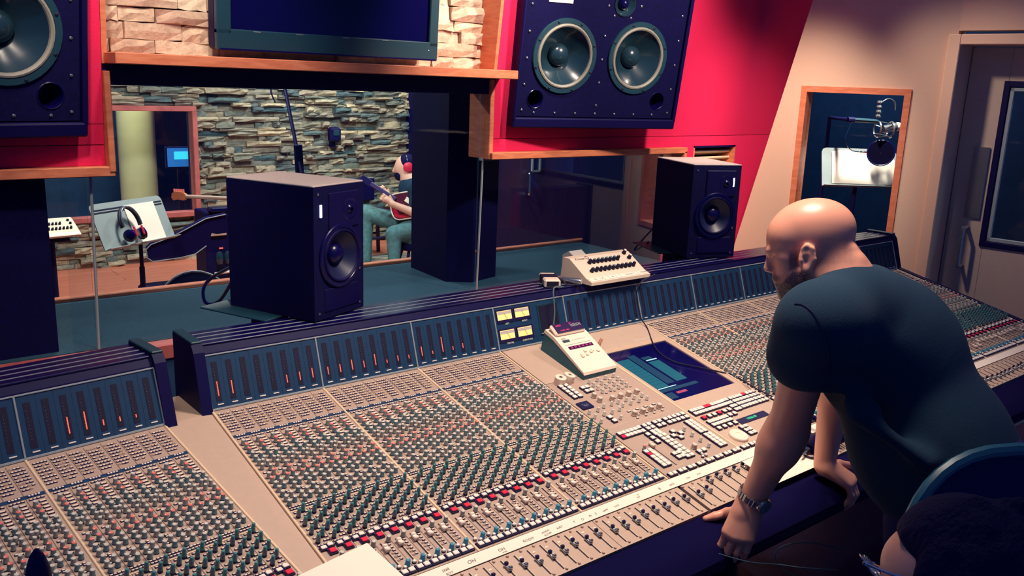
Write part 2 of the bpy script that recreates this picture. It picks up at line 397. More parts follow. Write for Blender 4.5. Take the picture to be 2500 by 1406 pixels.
# ---- front wall of the control room
ZG = H - .16                                          # window ledge
wf = thing('wall_front', None, None, (1.5, 1.25, 0), kind='structure')
MB().box((1.6, 1.22, ZG / 2 - .03), (5.6, .06, ZG - .06), 'teal_dark').build('lower_wall', wf, 0)
MB().box((1.6, 1.215, ZG - .03), (5.6, .075, .06), 'wood_red', .004).build('window_sill', wf, 0)
MB().box((1.45, 1.66, ZG - .03), (4.6, .80, .06), 'carpet_teal').build('window_ledge', wf, 0)
MB().box((1.45, YB + .03, ZG - .02), (4.6, .05, .075), 'wood_trim', .004).build('ledge_trim', wf, 0)
MB().box((1.45, YB + .01, ZG / 2 - .05), (4.6, .05, ZG - .1), 'teal_dark').build('ledge_wall', wf, 0)
# left dark return at the window
MB().prism([(-1.6, 1.26), (-.095, 1.30), (-.03, 1.62), (-.03, 2.0), (-1.6, 2.0)], 2, ZG, 2.9, 'navy_matte').build('window_return', wf, 0)
# dark pillar between the panes
MB().prism([(1.885, 1.93), (1.845, 1.53), (1.955, 1.445), (2.16, 1.50), (2.16, 1.93)], 2, ZG, 2.6, 'navy_matte').build('pillar', wf, 0)
MB().box((3.42, 1.66, (H + .50) / 2), (.16, .76, H + .50), 'navy_matte').build('window_return', wf, 0)
# header over the window, then shelf and stone field
MB().box((1.0, 1.285, H + .868), (1.90, .13, .075), 'navy', .003).build('header', wf, 0)
MB().box((1.0, 1.36, H + 1.40), (1.92, .06, 1.0), 'navy').build('stone_backing', wf, 0)
MB().box((1.008, 1.19, H + .925), (1.80, .26, .040), 'wood_trim', .003).build('stone_shelf', wf, 0)
# glass panes with their open joints
for x0, x1 in ((-.05, .030), (.040, 1.838), (1.852, 3.34)):
    g = MB().box(((x0 + x1) / 2, 1.262, (ZG + H + .86) / 2), (x1 - x0, .012, H + .86 - ZG), 'glass').build('window_pane', wf, 0)
for x, xt in ((.035, .050), (1.845, 1.862)):
    MB().cyl((x, 1.256, ZG), (xt, 1.256, H + .52), .0055, 'rail_grey', 6).build('glass_joint', wf)
MB().box((2.6, 1.262, H + .515), (1.5, .02, .012), 'rail_grey').build('glass_rail', wf, 0)
MB().box((1.45, 2.02, (ZG + 2.3) / 2), (4.0, .012, 2.3 - ZG), 'glass').build('window_pane', wf, 0)

def stones(parent, x0, x1, z0, z1, y, mt, rowh, lens, dep, n_obj, holes=(), seed=1, facing=-1):
    """courses of split stone; each stone its own piece, the smallest beyond n_obj joined"""
    rd = random.Random(seed); var = []
    for k in range(10):
        vs = []
        nx, nz = 3, 2
        for i in range(nx + 1):
            for j in range(nz + 1):
                px = i / nx - .5; pz = j / nz - .5
                e = (i in (0, nx)) or (j in (0, nz))
                vs.append((px + (rd.uniform(-.012, .012) if 0 < i < nx else 0), -.5 + (rd.uniform(.02, .32) if e else rd.uniform(-.12, .14)), pz + (rd.uniform(-.10, .10) if e else rd.uniform(-.1, .1))))
        nb = len(vs); vs += [(-.5, .5, -.5), (.5, .5, -.5), (.5, .5, .5), (-.5, .5, .5)]
        I = lambda i, j: i * (nz + 1) + j
        fs = [(I(i, j), I(i + 1, j), I(i + 1, j + 1), I(i, j + 1)) for i in range(nx) for j in range(nz)]
        fs += [tuple([I(i, 0) for i in range(nx, -1, -1)] + [nb, nb + 1]), tuple([I(i, nz) for i in range(nx + 1)] + [nb + 2, nb + 3]),
               (I(0, 0), I(0, 1), I(0, 2), nb + 3, nb), (I(nx, 2), I(nx, 1), I(nx, 0), nb + 1, nb + 2)]
        var.append((vs, fs))
    out = []; z = z0
    while z < z1:
        h = min(rd.choice(rowh), z1 - z + .004); x = x0 - rd.uniform(0, .15)
        while x < x1:
            L = rd.choice(lens) * rd.uniform(.8, 1.2); a, c = max(x, x0), min(x + L, x1)
            segs = [(a, c)]
            for q in holes:
                if z < q[3] - .02 and z + h > q[2] + .02: segs = [t for g in segs for t in ((g[0], min(g[1], q[0])), (max(g[0], q[1]), g[1]))] if (a < q[1] and c > q[0]) else segs
            for a1, c1 in segs:
                if c1 - a1 > .02: out.append((a1, c1, z, z + h, rd.uniform(*dep), rd.randrange(10)))
            x += L
        z += h
    out.sort(key=lambda s: -(s[1] - s[0]) * (s[3] - s[2]))
    mes = []
    for vs, fs in var:
        me = bpy.data.meshes.new('stone'); me.from_pydata(vs, [], fs); me.materials.append(MATS[mt]); mes.append(me)
    rest = MB()
    for i, (a, c, z, zz, d, k) in enumerate(out):
        T = Matrix.Translation(((a + c) / 2, y - d / 2, (z + zz) / 2)) @ Matrix.Diagonal((c - a - .003, d, zz - z - .003, 1))
        if i < n_obj: link('stone', mes[k], parent, M4=T)
        else: rest.T = T; rest.add(var[k][0], var[k][1], mt)
    if rest.v: tag(rest.build('stone_field', parent, 0), kind='stuff')
stones(wf, .125, 1.935, H + .947, H + 1.52, 1.345, 'stone_warm', (.050, .056, .062), (.16, .22, .30, .12), (.03, .065), 300, seed=3)

# ---- red soffits
def soffit(name, poly, holes=()):
    pass
TA = math.tan(math.radians(7))
def red_y(z): return 1.235 - TA * max(0, z - (H + .615))
sl = thing('wall_soffit_left', None, None, (-.6, 1.2, H + .5), kind='structure')
def slab(x0, x1, z0, z1, th, mt):
    b = MB(); vs = []
    for z in (z0, z1):
        for x in (x0, x1): vs += [(x, red_y(z), z), (x, red_y(z) + th, z)]
    b.add(vs, [(0, 2, 6, 4), (1, 5, 7, 3), (0, 4, 5, 1), (2, 3, 7, 6), (4, 6, 7, 5), (0, 1, 3, 2)], mt); return b
slab(-1.4, .098, H + .617, H + .690, .12, 'red_fabric').build('fabric_panel', sl, 0)
slab(.03, .098, H + .692, H + 1.9, .12, 'red_fabric').build('fabric_panel', sl, 0)
slab(-1.4, -.93, H + .692, H + 1.9, .12, 'red_fabric').build('fabric_panel', sl, 0)
slab(-1.4, .098, H + .541, H + .614, .10, 'red_fabric').build('fabric_strip', sl, 0)
MB().box((-.645, 1.245, H + .522), (1.53, .11, .036), 'wood_trim', .003).build('wood_trim', sl, 0)
MB().box((.111, 1.245, H + .70), (.022, .12, .36), 'wood_trim', .003).build('wood_trim', sl, 0)
b = slab(.10, .118, H + .905, H + 1.9, .14, 'wood_trim'); b.build('wood_trim', sl, 0)
sr = thing('wall_soffit_right', None, None, (2.9, 1.2, 0), kind='structure')
slab(1.885, 4.6, H + .617, H + .690, .12, 'red_fabric').build('fabric_panel', sr, 0)
slab(1.885, 2.005, H + .690, H + 1.9, .12, 'red_fabric').build('fabric_panel', sr, 0)
slab(2.915, 4.6, H + .690, H + 1.9, .12, 'red_fabric').build('fabric_panel', sr, 0)
slab(1.885, 3.335, H + .553, H + .614, .10, 'red_fabric').build('fabric_strip', sr, 0)
MB().box((2.60, 1.25, H + .535), (1.47, .13, .034), 'wood_trim', .003).build('wood_trim', sr, 0)
MB().box((1.872, 1.29, H + .71), (.026, .17, .385), 'wood_trim', .003).build('wood_trim', sr, 0)
b = slab(1.866, 1.884, H + .905, H + 1.9, .14, 'wood_trim'); b.build('wood_trim', sr, 0)
MB().box((3.323, 1.27, H + .33), (.022, .17, .40), 'wood_trim', .003).build('wood_trim', sr, 0)
# lower right field with the louvred vent opening (x 3.46-3.86, z .40-.57)
VX0, VX1, VZ0, VZ1 = 3.45, 3.86, H + .24, H + .555
for x0, x1, z0, z1 in ((3.337, VX0, H - .3, H + .614), (VX1, 4.6, H - .3, H + .614), (VX0, VX1, VZ1, H + .614), (VX0, VX1, H - .3, VZ0)):
    MB().box(((x0 + x1) / 2, 1.285, (z0 + z1) / 2), (x1 - x0, .10, z1 - z0), 'red_fabric').build('fabric_field', sr, 0)
vent = thing('air_vent', 'dark recessed air vent with pale wooden louvres in the red wall', 'vent', (3.655, 1.24, VZ0))
MB().box(((VX0 + VX1) / 2, 1.42, (VZ0 + VZ1) / 2), (VX1 - VX0, .01, VZ1 - VZ0), 'navy').build('vent_back', vent, 0)
for x in (VX0 + .006, VX1 - .006): MB().box((x, 1.32, (VZ0 + VZ1) / 2), (.012, .17, VZ1 - VZ0), 'wood_trim').build('vent_side', vent, 0)
MB().box(((VX0 + VX1) / 2, 1.32, VZ1 - .006), (VX1 - VX0, .17, .012), 'navy').build('vent_top', vent, 0)
for i in range(6):
    z = VZ1 - .050 - i * .040
    MB().box(((VX0 + VX1) / 2, 1.32, z), (VX1 - VX0 - .02, .11, .014), 'cream_rail', .003, Matrix.Rotation(-.25, 3, 'X')).build('louvre', vent, 0)
# ---- splayed side wall with the booth window
A2 = Vector((3.86, 1.16)); U2 = Vector((.30, -.954)).normalized(); N2 = Vector((U2.y, -U2.x))   # N2 points into the booth? fixed below
N2 = Vector((-U2.y, U2.x))                                                               # away from the control room
def sw(s, z, d=0): return (A2.x + U2.x * s + N2.x * d, A2.y + U2.y * s + N2.y * d, z)
def wall_hit(px, py):
    n = Vector((N2.x, N2.y, 0)); d = ray(px, py); p = CAM + d * ((Vector((A2.x, A2.y, 0)) - CAM).dot(n) / d.dot(n))
    return (Vector((p.x, p.y)) - A2).dot(U2), p.z
W0 = wall_hit(1958, 215); W1 = wall_hit(2228, 212); W2 = wall_hit(1932, 480)
ws0, ws1, wzt = W0[0], W1[0], (W0[1] + W1[1]) / 2; wzb = H - .12
E0 = wall_hit(1792, 600); E1 = wall_hit(1985, 0); SEND = wall_hit(2335, 120)[0]
wr = thing('wall_right', None, None, (4.0, .6, 0), kind='structure')
def wpoly(b, pts, th, mt):
    n = len(pts); vs = [sw(s, z) for s, z in pts] + [sw(s, z, th) for s, z in pts]
    b.add(vs, [tuple(range(n)), tuple(range(2 * n - 1, n - 1, -1))] + [(i, n + i, n + (i + 1) % n, (i + 1) % n) for i in range(n)], mt); return b
ZT = 3.1
def eds(z): return E0[0] + (E1[0] - E0[0]) * (z - E0[1]) / (E1[1] - E0[1])
zc = E0[1] + (ws0 - E0[0]) * (E1[1] - E0[1]) / (E1[0] - E0[0])
wpoly(MB(), [(eds(0), 0), (ws0, 0), (ws0, zc)], .006, 'beige_fabric').build('fabric_panel', wr, 0)
wpoly(MB(), [(ws0, wzt), (ws1, wzt), (ws1, ZT), (eds(ZT), ZT), (ws0, zc)], .08, 'beige_fabric').build('fabric_panel', wr, 0)
wpoly(MB(), [(ws0, 0), (ws1, 0), (ws1, wzb), (ws0, wzb)], .08, 'beige_fabric').build('fabric_panel', wr, 0)
wpoly(MB(), [(ws1, 0), (SEND, 0), (SEND, ZT), (ws1, ZT)], .08, 'beige_fabric').build('fabric_panel', wr, 0)
win = thing('window_1', None, None, sw((ws0 + ws1) / 2, wzb), kind='structure')
fw = .035
for pts in ([(ws0, wzb), (ws0 + fw, wzb), (ws0 + fw, wzt), (ws0, wzt)], [(ws1 - fw, wzb), (ws1, wzb), (ws1, wzt), (ws1 - fw, wzt)],
            [(ws0 + fw, wzt - fw), (ws1 - fw, wzt - fw), (ws1 - fw, wzt), (ws0 + fw, wzt)], [(ws0 + fw, wzb), (ws1 - fw, wzb), (ws1 - fw, wzb + fw), (ws0 + fw, wzb + fw)]):
    n = 4; b = MB(); vs = [sw(s, z, -.012) for s, z in pts] + [sw(s, z, .12) for s, z in pts]
    b.add(vs, [(0, 1, 2, 3), (7, 6, 5, 4)] + [(i, 4 + i, 4 + (i + 1) % 4, (i + 1) % 4) for i in range(4)], 'wood_trim').build('window_frame', win, 0)
b = MB(); pts = [(ws0 + fw, wzb + fw), (ws1 - fw, wzb + fw), (ws1 - fw, wzt - fw), (ws0 + fw, wzt - fw)]
vs = [sw(s, z, .06) for s, z in pts] + [sw(s, z, .07) for s, z in pts]
b.add(vs, [(0, 1, 2, 3), (7, 6, 5, 4)] + [(i, 4 + i, 4 + (i + 1) % 4, (i + 1) % 4) for i in range(4)], 'glass').build('window_pane', win, 0)
# booth behind: dark walls
b = MB(); bw = thing('wall_booth', None, None, (5.4, 1.6, 0), kind='structure')
MB().box((5.6, 2.35, 1.5), (2.6, .06, 3.0), 'teal_dark').build('back_wall', bw, 0)
MB().box((6.2, 1.0, 1.5), (.06, 2.7, 3.0), 'teal_dark').build('side_wall', bw, 0)
MB().box((5.2, 1.2, -.03), (2.2, 2.3, .06), 'navy').build('booth_floor', bw, 0)
MB().box((4.25, 1.85, 1.5), (.06, 1.0, 3.0), 'navy_matte').build('side_wall', bw, 0)
# ---- side wall with the door (runs towards the back of the room)
B2 = Vector(sw(SEND, 0)[:2]); UD = Vector((.10, -.995)).normalized(); ND = Vector((-UD.y, UD.x))
def dw(s, z, d=0): return Vector((B2.x + UD.x * s + ND.x * d, B2.y + UD.y * s + ND.y * d, z))
def door_hit(px, py):
    n = Vector((ND.x, ND.y, 0)); d = ray(px, py); p = CAM + d * ((Vector((B2.x, B2.y, 0)) - CAM).dot(n) / d.dot(n))
    return (Vector((p.x, p.y)) - B2).dot(UD), p.z
def dbox(s0, s1, z0, z1, d0, d1, mt, bev=0):
    c = (dw(s0, z0, d0) + dw(s1, z1, d1)) / 2
    R = Matrix((Vector((UD.x, UD.y, 0)), Vector((ND.x, ND.y, 0)), Vector((0, 0, 1)))).transposed()
    return MB().box(c, (abs(s1 - s0), abs(d1 - d0), abs(z1 - z0)), mt, bev, R)
mat('beige_door', (196, 168, 154), .6, var=.03, scale=30)
DW0, DZT = door_hit(2322, 84); DG0, DGT = door_hit(2438, 205); DGB = door_hit(2372, 600)[1]
wd = thing('wall_side', None, None, tuple(dw(1, 0)), kind='structure')
dbox(0.0, 3.0, DZT + .02, 3.1, 0, .1, 'beige_fabric').build('upper_panel', wd, 0)
dbox(0.0, DW0, 0, DZT + .02, 0, .1, 'beige_fabric').build('side_panel', wd, 0)
dbox(1.5, 3.0, 0, DZT + .02, 0, .1, 'beige_fabric').build('side_panel', wd, 0)
dr = thing('door_1', None, None, tuple(dw(.7, 0)), kind='structure')
fwid = .065
dbox(DW0, DW0 + fwid, 0, DZT, -.03, .22, 'beige_fabric', .004).build('door_frame', dr, 0)
dbox(DW0 + fwid, 1.46, DZT - .055, DZT, -.03, .22, 'beige_fabric', .004).build('door_frame', dr, 0)
dbox(DW0 + fwid + .004, DG0, 0, DZT - .06, .17, .22, 'beige_door', .003).build('door_leaf', dr, 0)
dbox(DG0, 1.44, DGT, DZT - .06, .17, .22, 'beige_door', .003).build('door_leaf', dr, 0)
dbox(DG0, 1.44, 0, DGB, .17, .22, 'beige_door', .003).build('door_leaf', dr, 0)
dbox(DG0, 1.44, DGB, DGT, .195, .202, 'glass').build('door_pane', dr, 0)
for a in ((DG0 - .02, DG0 + .012, DGB - .02, DGT + .02, 'navy'), (DG0, 1.44, DGT - .012, DGT + .02, 'navy'), (DG0, 1.44, DGB - .02, DGB + .012, 'navy')):
    dbox(*a[:4], .16, .18, a[4], .003).build('glazing_bead', dr, 0)
for a in ((DG0 + .012, DG0 + .035, DGB + .012, DGT - .012), (DG0 + .012, 1.44, DGT - .035, DGT - .012), (DG0 + .012, 1.44, DGB + .012, DGB + .035)):
    dbox(*a, .168, .185, 'rail_grey', .003).build('glazing_bead', dr, 0)
p0 = door_hit(2330, 535); p1 = door_hit(2392, 362)
dbox(p0[0] - .005, p1[0] + .005, p0[1], p1[1], .158, .172, 'silver', .002).build('push_plate', dr, 0)
h0 = door_hit(2322, 655); h1 = door_hit(2338, 560)
h_ = lambda z, d: dw(h0[0], z, d)
MB().tube([h_(h0[1], .17), h_(h0[1], .11), h_(h0[1] + .02, .10), h_(h1[1] - .02, .10), h_(h1[1], .11), h_(h1[1], .17)], .011, 'silver', 8).build('door_handle', dr)
# corridor seen through the door glass
dbox(.1, 2.4, 0, 2.9, 1.3, 1.36, 'teal_dark').build('wall_corridor')['kind'] = 'structure'
# ---- live room walls
ws = thing('wall_stone', None, None, (2.6, 6.65, 0), kind='structure')
LX0, LX1 = -.6, 4.86; WX0, WX1, WZ0, WZ1 = .85, 2.33, H - .50, H + .50
for x0, x1, z0, z1 in ((LX0, WX0, 0, 3.2), (WX1, LX1, 0, 3.2), (WX0, WX1, 0, WZ0), (WX0, WX1, WZ1, 3.2)):
    MB().box(((x0 + x1) / 2, 6.69, (z0 + z1) / 2), (x1 - x0, .06, z1 - z0), 'navy').build('stone_backing', ws, 0)
stones(ws, LX0, LX1, 0, 3.0, 6.66, 'stone_cool', (.036, .048, .055, .062), (.10, .16, .24, .34), (.02, .12), 300, holes=((WX0 - .04, WX1 + .045, WZ0 - .03, WZ1 + .04),), seed=9)
w2 = thing('window_2', None, None, (1.6, 6.6, WZ0), kind='structure')
MB().box(((WX0 + WX1) / 2, 6.60, WZ1 + .015), (WX1 - WX0 + .08, .12, .05), 'wood_red', .004).build('window_frame', w2, 0)
MB().box(((WX0 + WX1) / 2, 6.60, WZ0 - .015), (WX1 - WX0 + .08, .12, .05), 'wood_red', .004).build('window_frame', w2, 0)
MB().box((WX1 + .02, 6.60, (WZ0 + WZ1) / 2), (.05, .12, WZ1 - WZ0 - .02), 'wood_red', .004).build('window_frame', w2, 0)
MB().box((WX0 - .02, 6.60, (WZ0 + WZ1) / 2), (.05, .12, WZ1 - WZ0 - .02), 'wood_red', .004).build('window_frame', w2, 0)
MB().box(((WX0 + WX1) / 2, 6.63, (WZ0 + WZ1) / 2), (WX1 - WX0, .01, WZ1 - WZ0), 'glass').build('window_pane', w2, 0)
MB().box((2.0, 9.0, 1.5), (4.4, .06, 3.0), 'teal_dark').build('wall_far_booth')['kind'] = 'structure'
mat('plaster_cream', (226, 214, 160), .7, var=.05, scale=8)
MB().lathe([(.19, 0), (.19, 2.9)], 'plaster_cream', 32, (at(338, 420, 1, 7.7).x, 7.7, 0)).build('pillar_far_booth')['kind'] = 'structure'
MB().box((-.62, 4.6, 1.5), (.06, 4.4, 3.0), 'teal_dark').build('wall_live_left')['kind'] = 'structure'
MB().box((4.90, 6.2, 1.5), (.08, .9, 3.0), 'navy').build('wall_live_return')['kind'] = 'structure'
lr = thing('wall_live_right', None, None, (5.6, 5.0, 0), kind='structure')
MB().box((7.2, 5.72, 1.5), (4.6, .06, 3.0), 'navy_matte').build('wall_panel', lr, 0)
d2 = thing('door_2', None, None, (5.3, 4.6, 0), kind='structure')
pa = at(1195, 500, 1, 4.5); pb = at(1465, 500, 1, 4.5); ph = at(1280, 450, 1, 4.5)
MB().box(((pa.x + pb.x) / 2, 4.53, 1.2), (pb.x - pa.x, .06, 2.4), 'wood_dark', .004).build('door_leaf', d2, 0)
z0 = at(1280, 475, 1, 4.47).z; z1 = at(1280, 422, 1, 4.47).z
MB().tube([(ph.x + .02, 4.5, z0), (ph.x, 4.43, z0 + .005), (ph.x, 4.42, z0 + .04), (ph.x, 4.42, z1 - .04), (ph.x, 4.43, z1 - .005), (ph.x + .02, 4.5, z1)], .014, 'chrome', 8).build('door_handle', d2)
q0 = at(1301, 418, 1, 4.48); q1 = at(1321, 372, 1, 4.48)
b = MB()
for c, d in (((q0.x, 4.49, (q0.z + q1.z) / 2), (.018, .02, q1.z - q0.z)), ((q1.x, 4.49, (q0.z + q1.z) / 2), (.018, .02, q1.z - q0.z)), (((q0.x + q1.x) / 2, 4.49, q0.z), (q1.x - q0.x, .02, .018)), (((q0.x + q1.x) / 2, 4.49, q1.z), (q1.x - q0.x, .02, .018))): b.box(c, d, 'rail_grey')
b.build('vision_frame', d2, 0)
MB().box(((q0.x + q1.x) / 2, 4.495, (q0.z + q1.z) / 2), (q1.x - q0.x - .018, .006, q1.z - q0.z - .018), 'glass').build('vision_pane', d2, 0)
MB().box((7.3, 4.53, 1.5), (4.4 - 1.0, .05, 3.0), 'navy_matte').build('wall_panel', lr, 0)
# ================================================================ MIXING CONSOLE
TH = math.atan(.222)
class Deck:
    def __init__(s, org, yaw):
        s.org = Vector(org); s.R = Matrix.Rotation(yaw, 4, 'Z') @ Matrix.Rotation(TH, 4, 'X'); s.yaw = yaw
        s.W = Matrix.Translation(s.org) @ s.R; s.inv = s.W.inverted()
        # meter bridge face: leans back
        s.BW = Matrix.Translation(s.org) @ Matrix.Rotation(yaw, 4, 'Z') @ Matrix.Rotation(math.radians(71.5), 4, 'X')
        s.V = Matrix.Translation(s.org) @ Matrix.Rotation(yaw, 4, 'Z')
    def M(s, u, v, h=0, rz=0): return s.W @ Matrix.Translation((u, -v, h)) @ Matrix.Rotation(rz, 4, 'Z')
    def B(s, u, t, h=0): return s.BW @ Matrix.Translation((u, t, h))
    def hit(s, px, py, h=0):
        p = s.inv @ CAM; d = s.inv.to_3x3() @ ray(px, py); q = p + d * ((h - p.z) / d.z); return q.x, -q.y
main = Deck((0, 0, H), 0); wing = Deck((-.135, -.027, H), math.radians(6.3))
mat('rubber', (7, 3, 52), .9, spec=.1)
# ---- piece templates (origin on the panel, z up, y towards the back)
def T_knob(body, cap, r=.0056, h=.0165, n=10):
    b = MB(); b.lathe([(r * 1.12, 0), (r * 1.12, .0022), (r, .003), (r * .92, h - .0012), (r * .78, h)], body, n, mats=['black', body, body, cap], cap=True)
    b.box((0, r * .62, h), (.0012, r * .8, .0006), 'white_text'); return b
def T_tall(body, top):
    b = MB(); b.lathe([(.0056, 0), (.0056, .0050), (.0054, .0058), (.0050, .0170), (.0048, .0180), (.0042, .0185), (.0040, .0250), (.0030, .0262)], body, 10, mats=['black', 'black', body, body, body, top, top]); return b
def T_btn(w, d, h, mt, base='black', bz=.001):
    b = MB(); B0 = .0016 if w < .0128 and d < .006 else .0048; b.box((0, 0, B0 / 2), (w + 2 * bz, d + 2 * bz, B0), base); b.box((0, 0, B0 + h * .35), (w, d, h * .7), mt, min(.0014, h * .3)); return b
def T_fader():
    b = MB(); b.box((0, 0, .0045), (.0105, .021, .004), 'cream', .0012); b.box((0, .0068, .0090), (.0130, .0080, .008), 'cream', .0022); b.box((0, -.0068, .0090), (.0130, .0080, .008), 'cream', .0022); b.box((0, 0, .0078), (.011, .007, .004), 'white_key', .0008); b.box((0, 0, .0012), (.002, .006, .003), 'black'); return b
def T_mini():
    b = MB(); b.box((0, 0, .005), (.0105, .024, .006), 'silver', .0018); b.box((0, .008, .0105), (.0105, .008, .008), 'black', .0025); b.box((0, -.008, .0105), (.0105, .008, .008), 'silver', .0025)
    b.box((0, .0115, .010), (.009, .003, .006), 'silver', .001); b.box((0, 0, .0085), (.011, .0012, .0012), 'white_text'); b.box((0, 0, .001), (.003, .007, .003), 'black'); return b
TPL = {
 'knob_g': ('knob', T_knob('knob_grey', 'knob_top')), 'knob_t': ('knob', T_knob('knob_teal', 'knob_top')), 'knob_r': ('knob', T_knob('knob_grey', 'knob_red')),
 'knob_rt': ('knob', T_knob('knob_teal', 'knob_red')), 'knob_big': ('knob', T_knob('taupe_light', 'knob_top', .0085, .016, 14)), 'knob_m': ('knob', T_knob('knob_top', 'knob_top', .0050, .015)),
 'knob_dual': ('knob', T_knob('knob_grey', 'knob_top', .0048, .0175)), 'knob_tall': ('send_knob', T_tall('knob_teal', 'knob_green')), 'knob_tall2': ('send_knob', T_tall('knob_green', 'knob_green')),
 'knob_pan': ('pan_knob', T_knob('knob_blue', 'knob_blue', .0062, .017, 12)),
 'btn': ('push_button', T_btn(.0058, .0034, .0028, 'cream')), 'btn_d': ('push_button', T_btn(.0058, .0034, .0028, 'taupe_light', 'taupe')), 'btn_w': ('push_button', T_btn(.0125, .0048, .0030, 'cream')), 'btn_r': ('push_button', T_btn(.0058, .0038, .0030, 'knob_red')),
 'btn_s': ('push_button', T_btn(.0048, .0048, .0030, 'white_key')), 'btn_rd': ('round_button', MB().lathe([(.0052, 0), (.0052, .003), (.0042, .003), (.0040, .0068), (.0028, .0078)], 'white_key', 10, mats=['black', 'black', 'white_key', 'white_key'])),
 'key': ('key', T_btn(.0135, .0125, .0060, 'white_key', bz=.0016)), 'key_r': ('cut_button', T_btn(.0155, .0140, .0060, 'key_red', bz=.0022)), 'key_rs': ('key', T_btn(.0148, .0138, .0060, 'key_red', bz=.0012)),
 'key_s': ('key', T_btn(.0148, .0138, .0060, 'white_key', bz=.0012)), 'sel': ('select_button', T_btn(.0145, .0125, .0060, 'white_key', bz=.0026)), 'solo': ('solo_button', T_btn(.0135, .0105, .0055, 'white_key', bz=.0020)),
 'fader': ('fader_cap', T_fader()), 'mini': ('fader_cap', T_mini()),
 'slot': ('fader_slot', MB().box((0, 0, .0006), (.0030, .088, .0012), 'slot_black').box((.0026, 0, .0008), (.0018, .088, .0016), 'cream_rail')), 'bump': ('nub', MB().lathe([(.0038, 0), (.0038, .003), (.0030, .004)], 'taupe_light', 8)),
 'flag': ('indicator_window', MB().box((0, 0, .0006), (.0085, .0045, .0012), 'cream')),
}
TMESH = {}; TNP = {}
for k, (nm, b) in TPL.items(): TMESH[k] = b.mesh(nm, 40)
def bank(parent, deck, items, limit=300):
    """items: (kind, u, v, rz). The nearest `limit` of each named part are objects; the rest are joined"""
    by = {}
    for it in items: by.setdefault(TPL[it[0]][0], []).append(it)
    for nm, L in by.items():
        L.sort(key=lambda i: (deck.M(i[1], i[2]).translation - CAM).length)
        rest = MB()
        for n, (k, u, v, rz) in enumerate(L):
            T = deck.M(u, v, 0.0015, rz)
            if n < limit: link(nm, TMESH[k], parent, M4=T)
            else:
                b = TPL[k][1]; A = np.array(T); V = np.array(b.v); V = V @ A[:3, :3].T + A[:3, 3]; o = len(rest.v); rest.v += [tuple(x) for x in V]
                mp = [rest._m(q) for q in b.mats]
                rest.f += [tuple(o + i for i in f) for f in b.f]; rest.mi += [mp[i] for i in b.mi]
        if rest.v: tag(rest.build(nm + '_field', parent, 40), kind='stuff')
def channel(it, c, rd, faders=True):
    def add(k, u, v, rz=0): it.append((k, c + u, v, rz))
    for r in range(8):
        for q in range(4):
            if not (r == 7 and q == 3): add('btn' if rd.random() < .8 else 'btn_d', .0062 + q * .0078, .024 + r * .0125)
    for q in range(4): add('btn_s', .009 + q * .0065, .1365)
    for q in range(4): add('btn', .008 + q * .0078, .150)
    L, R = .0085, .0262
    add('knob_g', L, .177, rd.uniform(-2, 2)); add('knob_r', L, .197, rd.uniform(-2, 2)); add('knob_rt', L, .216, rd.uniform(-2, 2)); add('knob_t', L, .236, rd.uniform(-2, 2))
    for r in range(6): add('btn_w', .0270, .164 + r * .0122)
    for v, k in ((.255, 'knob_t'), (.274, 'knob_dual'), (.293, 'knob_dual'), (.332, 'knob_dual'), (.351, 'knob_r'), (.371, 'knob_t'), (.390, 'knob_g'), (.410, 'knob_t'), (.430, 'knob_g'), (.448, 'knob_t')):
        add(k, L, v, rd.uniform(-2.4, 2.4))
    for v, k in ((.246, 'knob_t'), (.265, 'knob_dual'), (.285, 'knob_dual'), (.303, 'knob_dual'), (.322, 'knob_r'), (.345, 'knob_rt'), (.364, 'knob_g'), (.382, 'knob_t'), (.420, 'knob_g'), (.440, 'knob_t')):
        add(k, R, v, rd.uniform(-2.4, 2.4))
    add('knob_dual', .0178, .276)
    for u, v in ((.0085, .311), (.017, .313), (.0262, .236), (.0175, .345), (.0175, .356), (.0262, .398), (.0262, .404), (.0175, .400), (.0175, .425), (.0175, .248)): add('btn', u, v)
    if rd.random() < .25: add('btn_r', .0175, .414)
    for q in range(4):
        add('btn', .006 + q * .0078, .4585); add('btn', .006 + q * .0078, .4665)
    for i in range(4):
        add('knob_tall2' if rd.random() < .35 else 'knob_tall', R, .482 + i * .0328, rd.uniform(-2, 2)); add('knob_tall', L, .497 + i * .0328, rd.uniform(-2, 2))
        for u, v in ((.0165, .482), (.0085, .481), (.0262, .497), (.034, .486), (.034, .497)): add('btn', u, v + i * .0328)
    for q in range(4): add('btn', .006 + q * .0078, .6065)
    add('solo', .0100, .6205); add('solo', .0275, .6165); add('key_r', .0240, .6370)
    if faders:
        add('knob_g', .0330, .661, rd.uniform(-2, 2)); add('slot', .0125, .704)
        for r in range(6): add('btn', .0290, .672 + r * .0105)
        for r in range(5): add('btn_d', .0212, .676 + r * .0125)
        add('knob_pan', .0300, .749, rd.uniform(-2, 2)); add('btn_rd', .0085, .748); add('btn_rd', .0200, .755)
        add('fader', .0125, .674 + rd.choice((.006, .01, .008, .012, .03)))
        add('sel', .0105, .7685); add('sel', .0285, .7685)
def place_box(name, par, deck, u0, u1, v0, v1, h0, h1, mt, bev=0):
    b = MB(); b.T = deck.W; b.box(((u0 + u1) / 2, -(v0 + v1) / 2, (h0 + h1) / 2), (u1 - u0, v1 - v0, h1 - h0), mt, bev); return b.build(name, par, 0)
SEG = {'0': 'abcdef', '1': 'bc', '2': 'abged', '3': 'abgcd', '4': 'fgbc', '5': 'afgcd', '6': 'afgedc', '7': 'abc', '8': 'abcdefg', '9': 'abfgcd'}
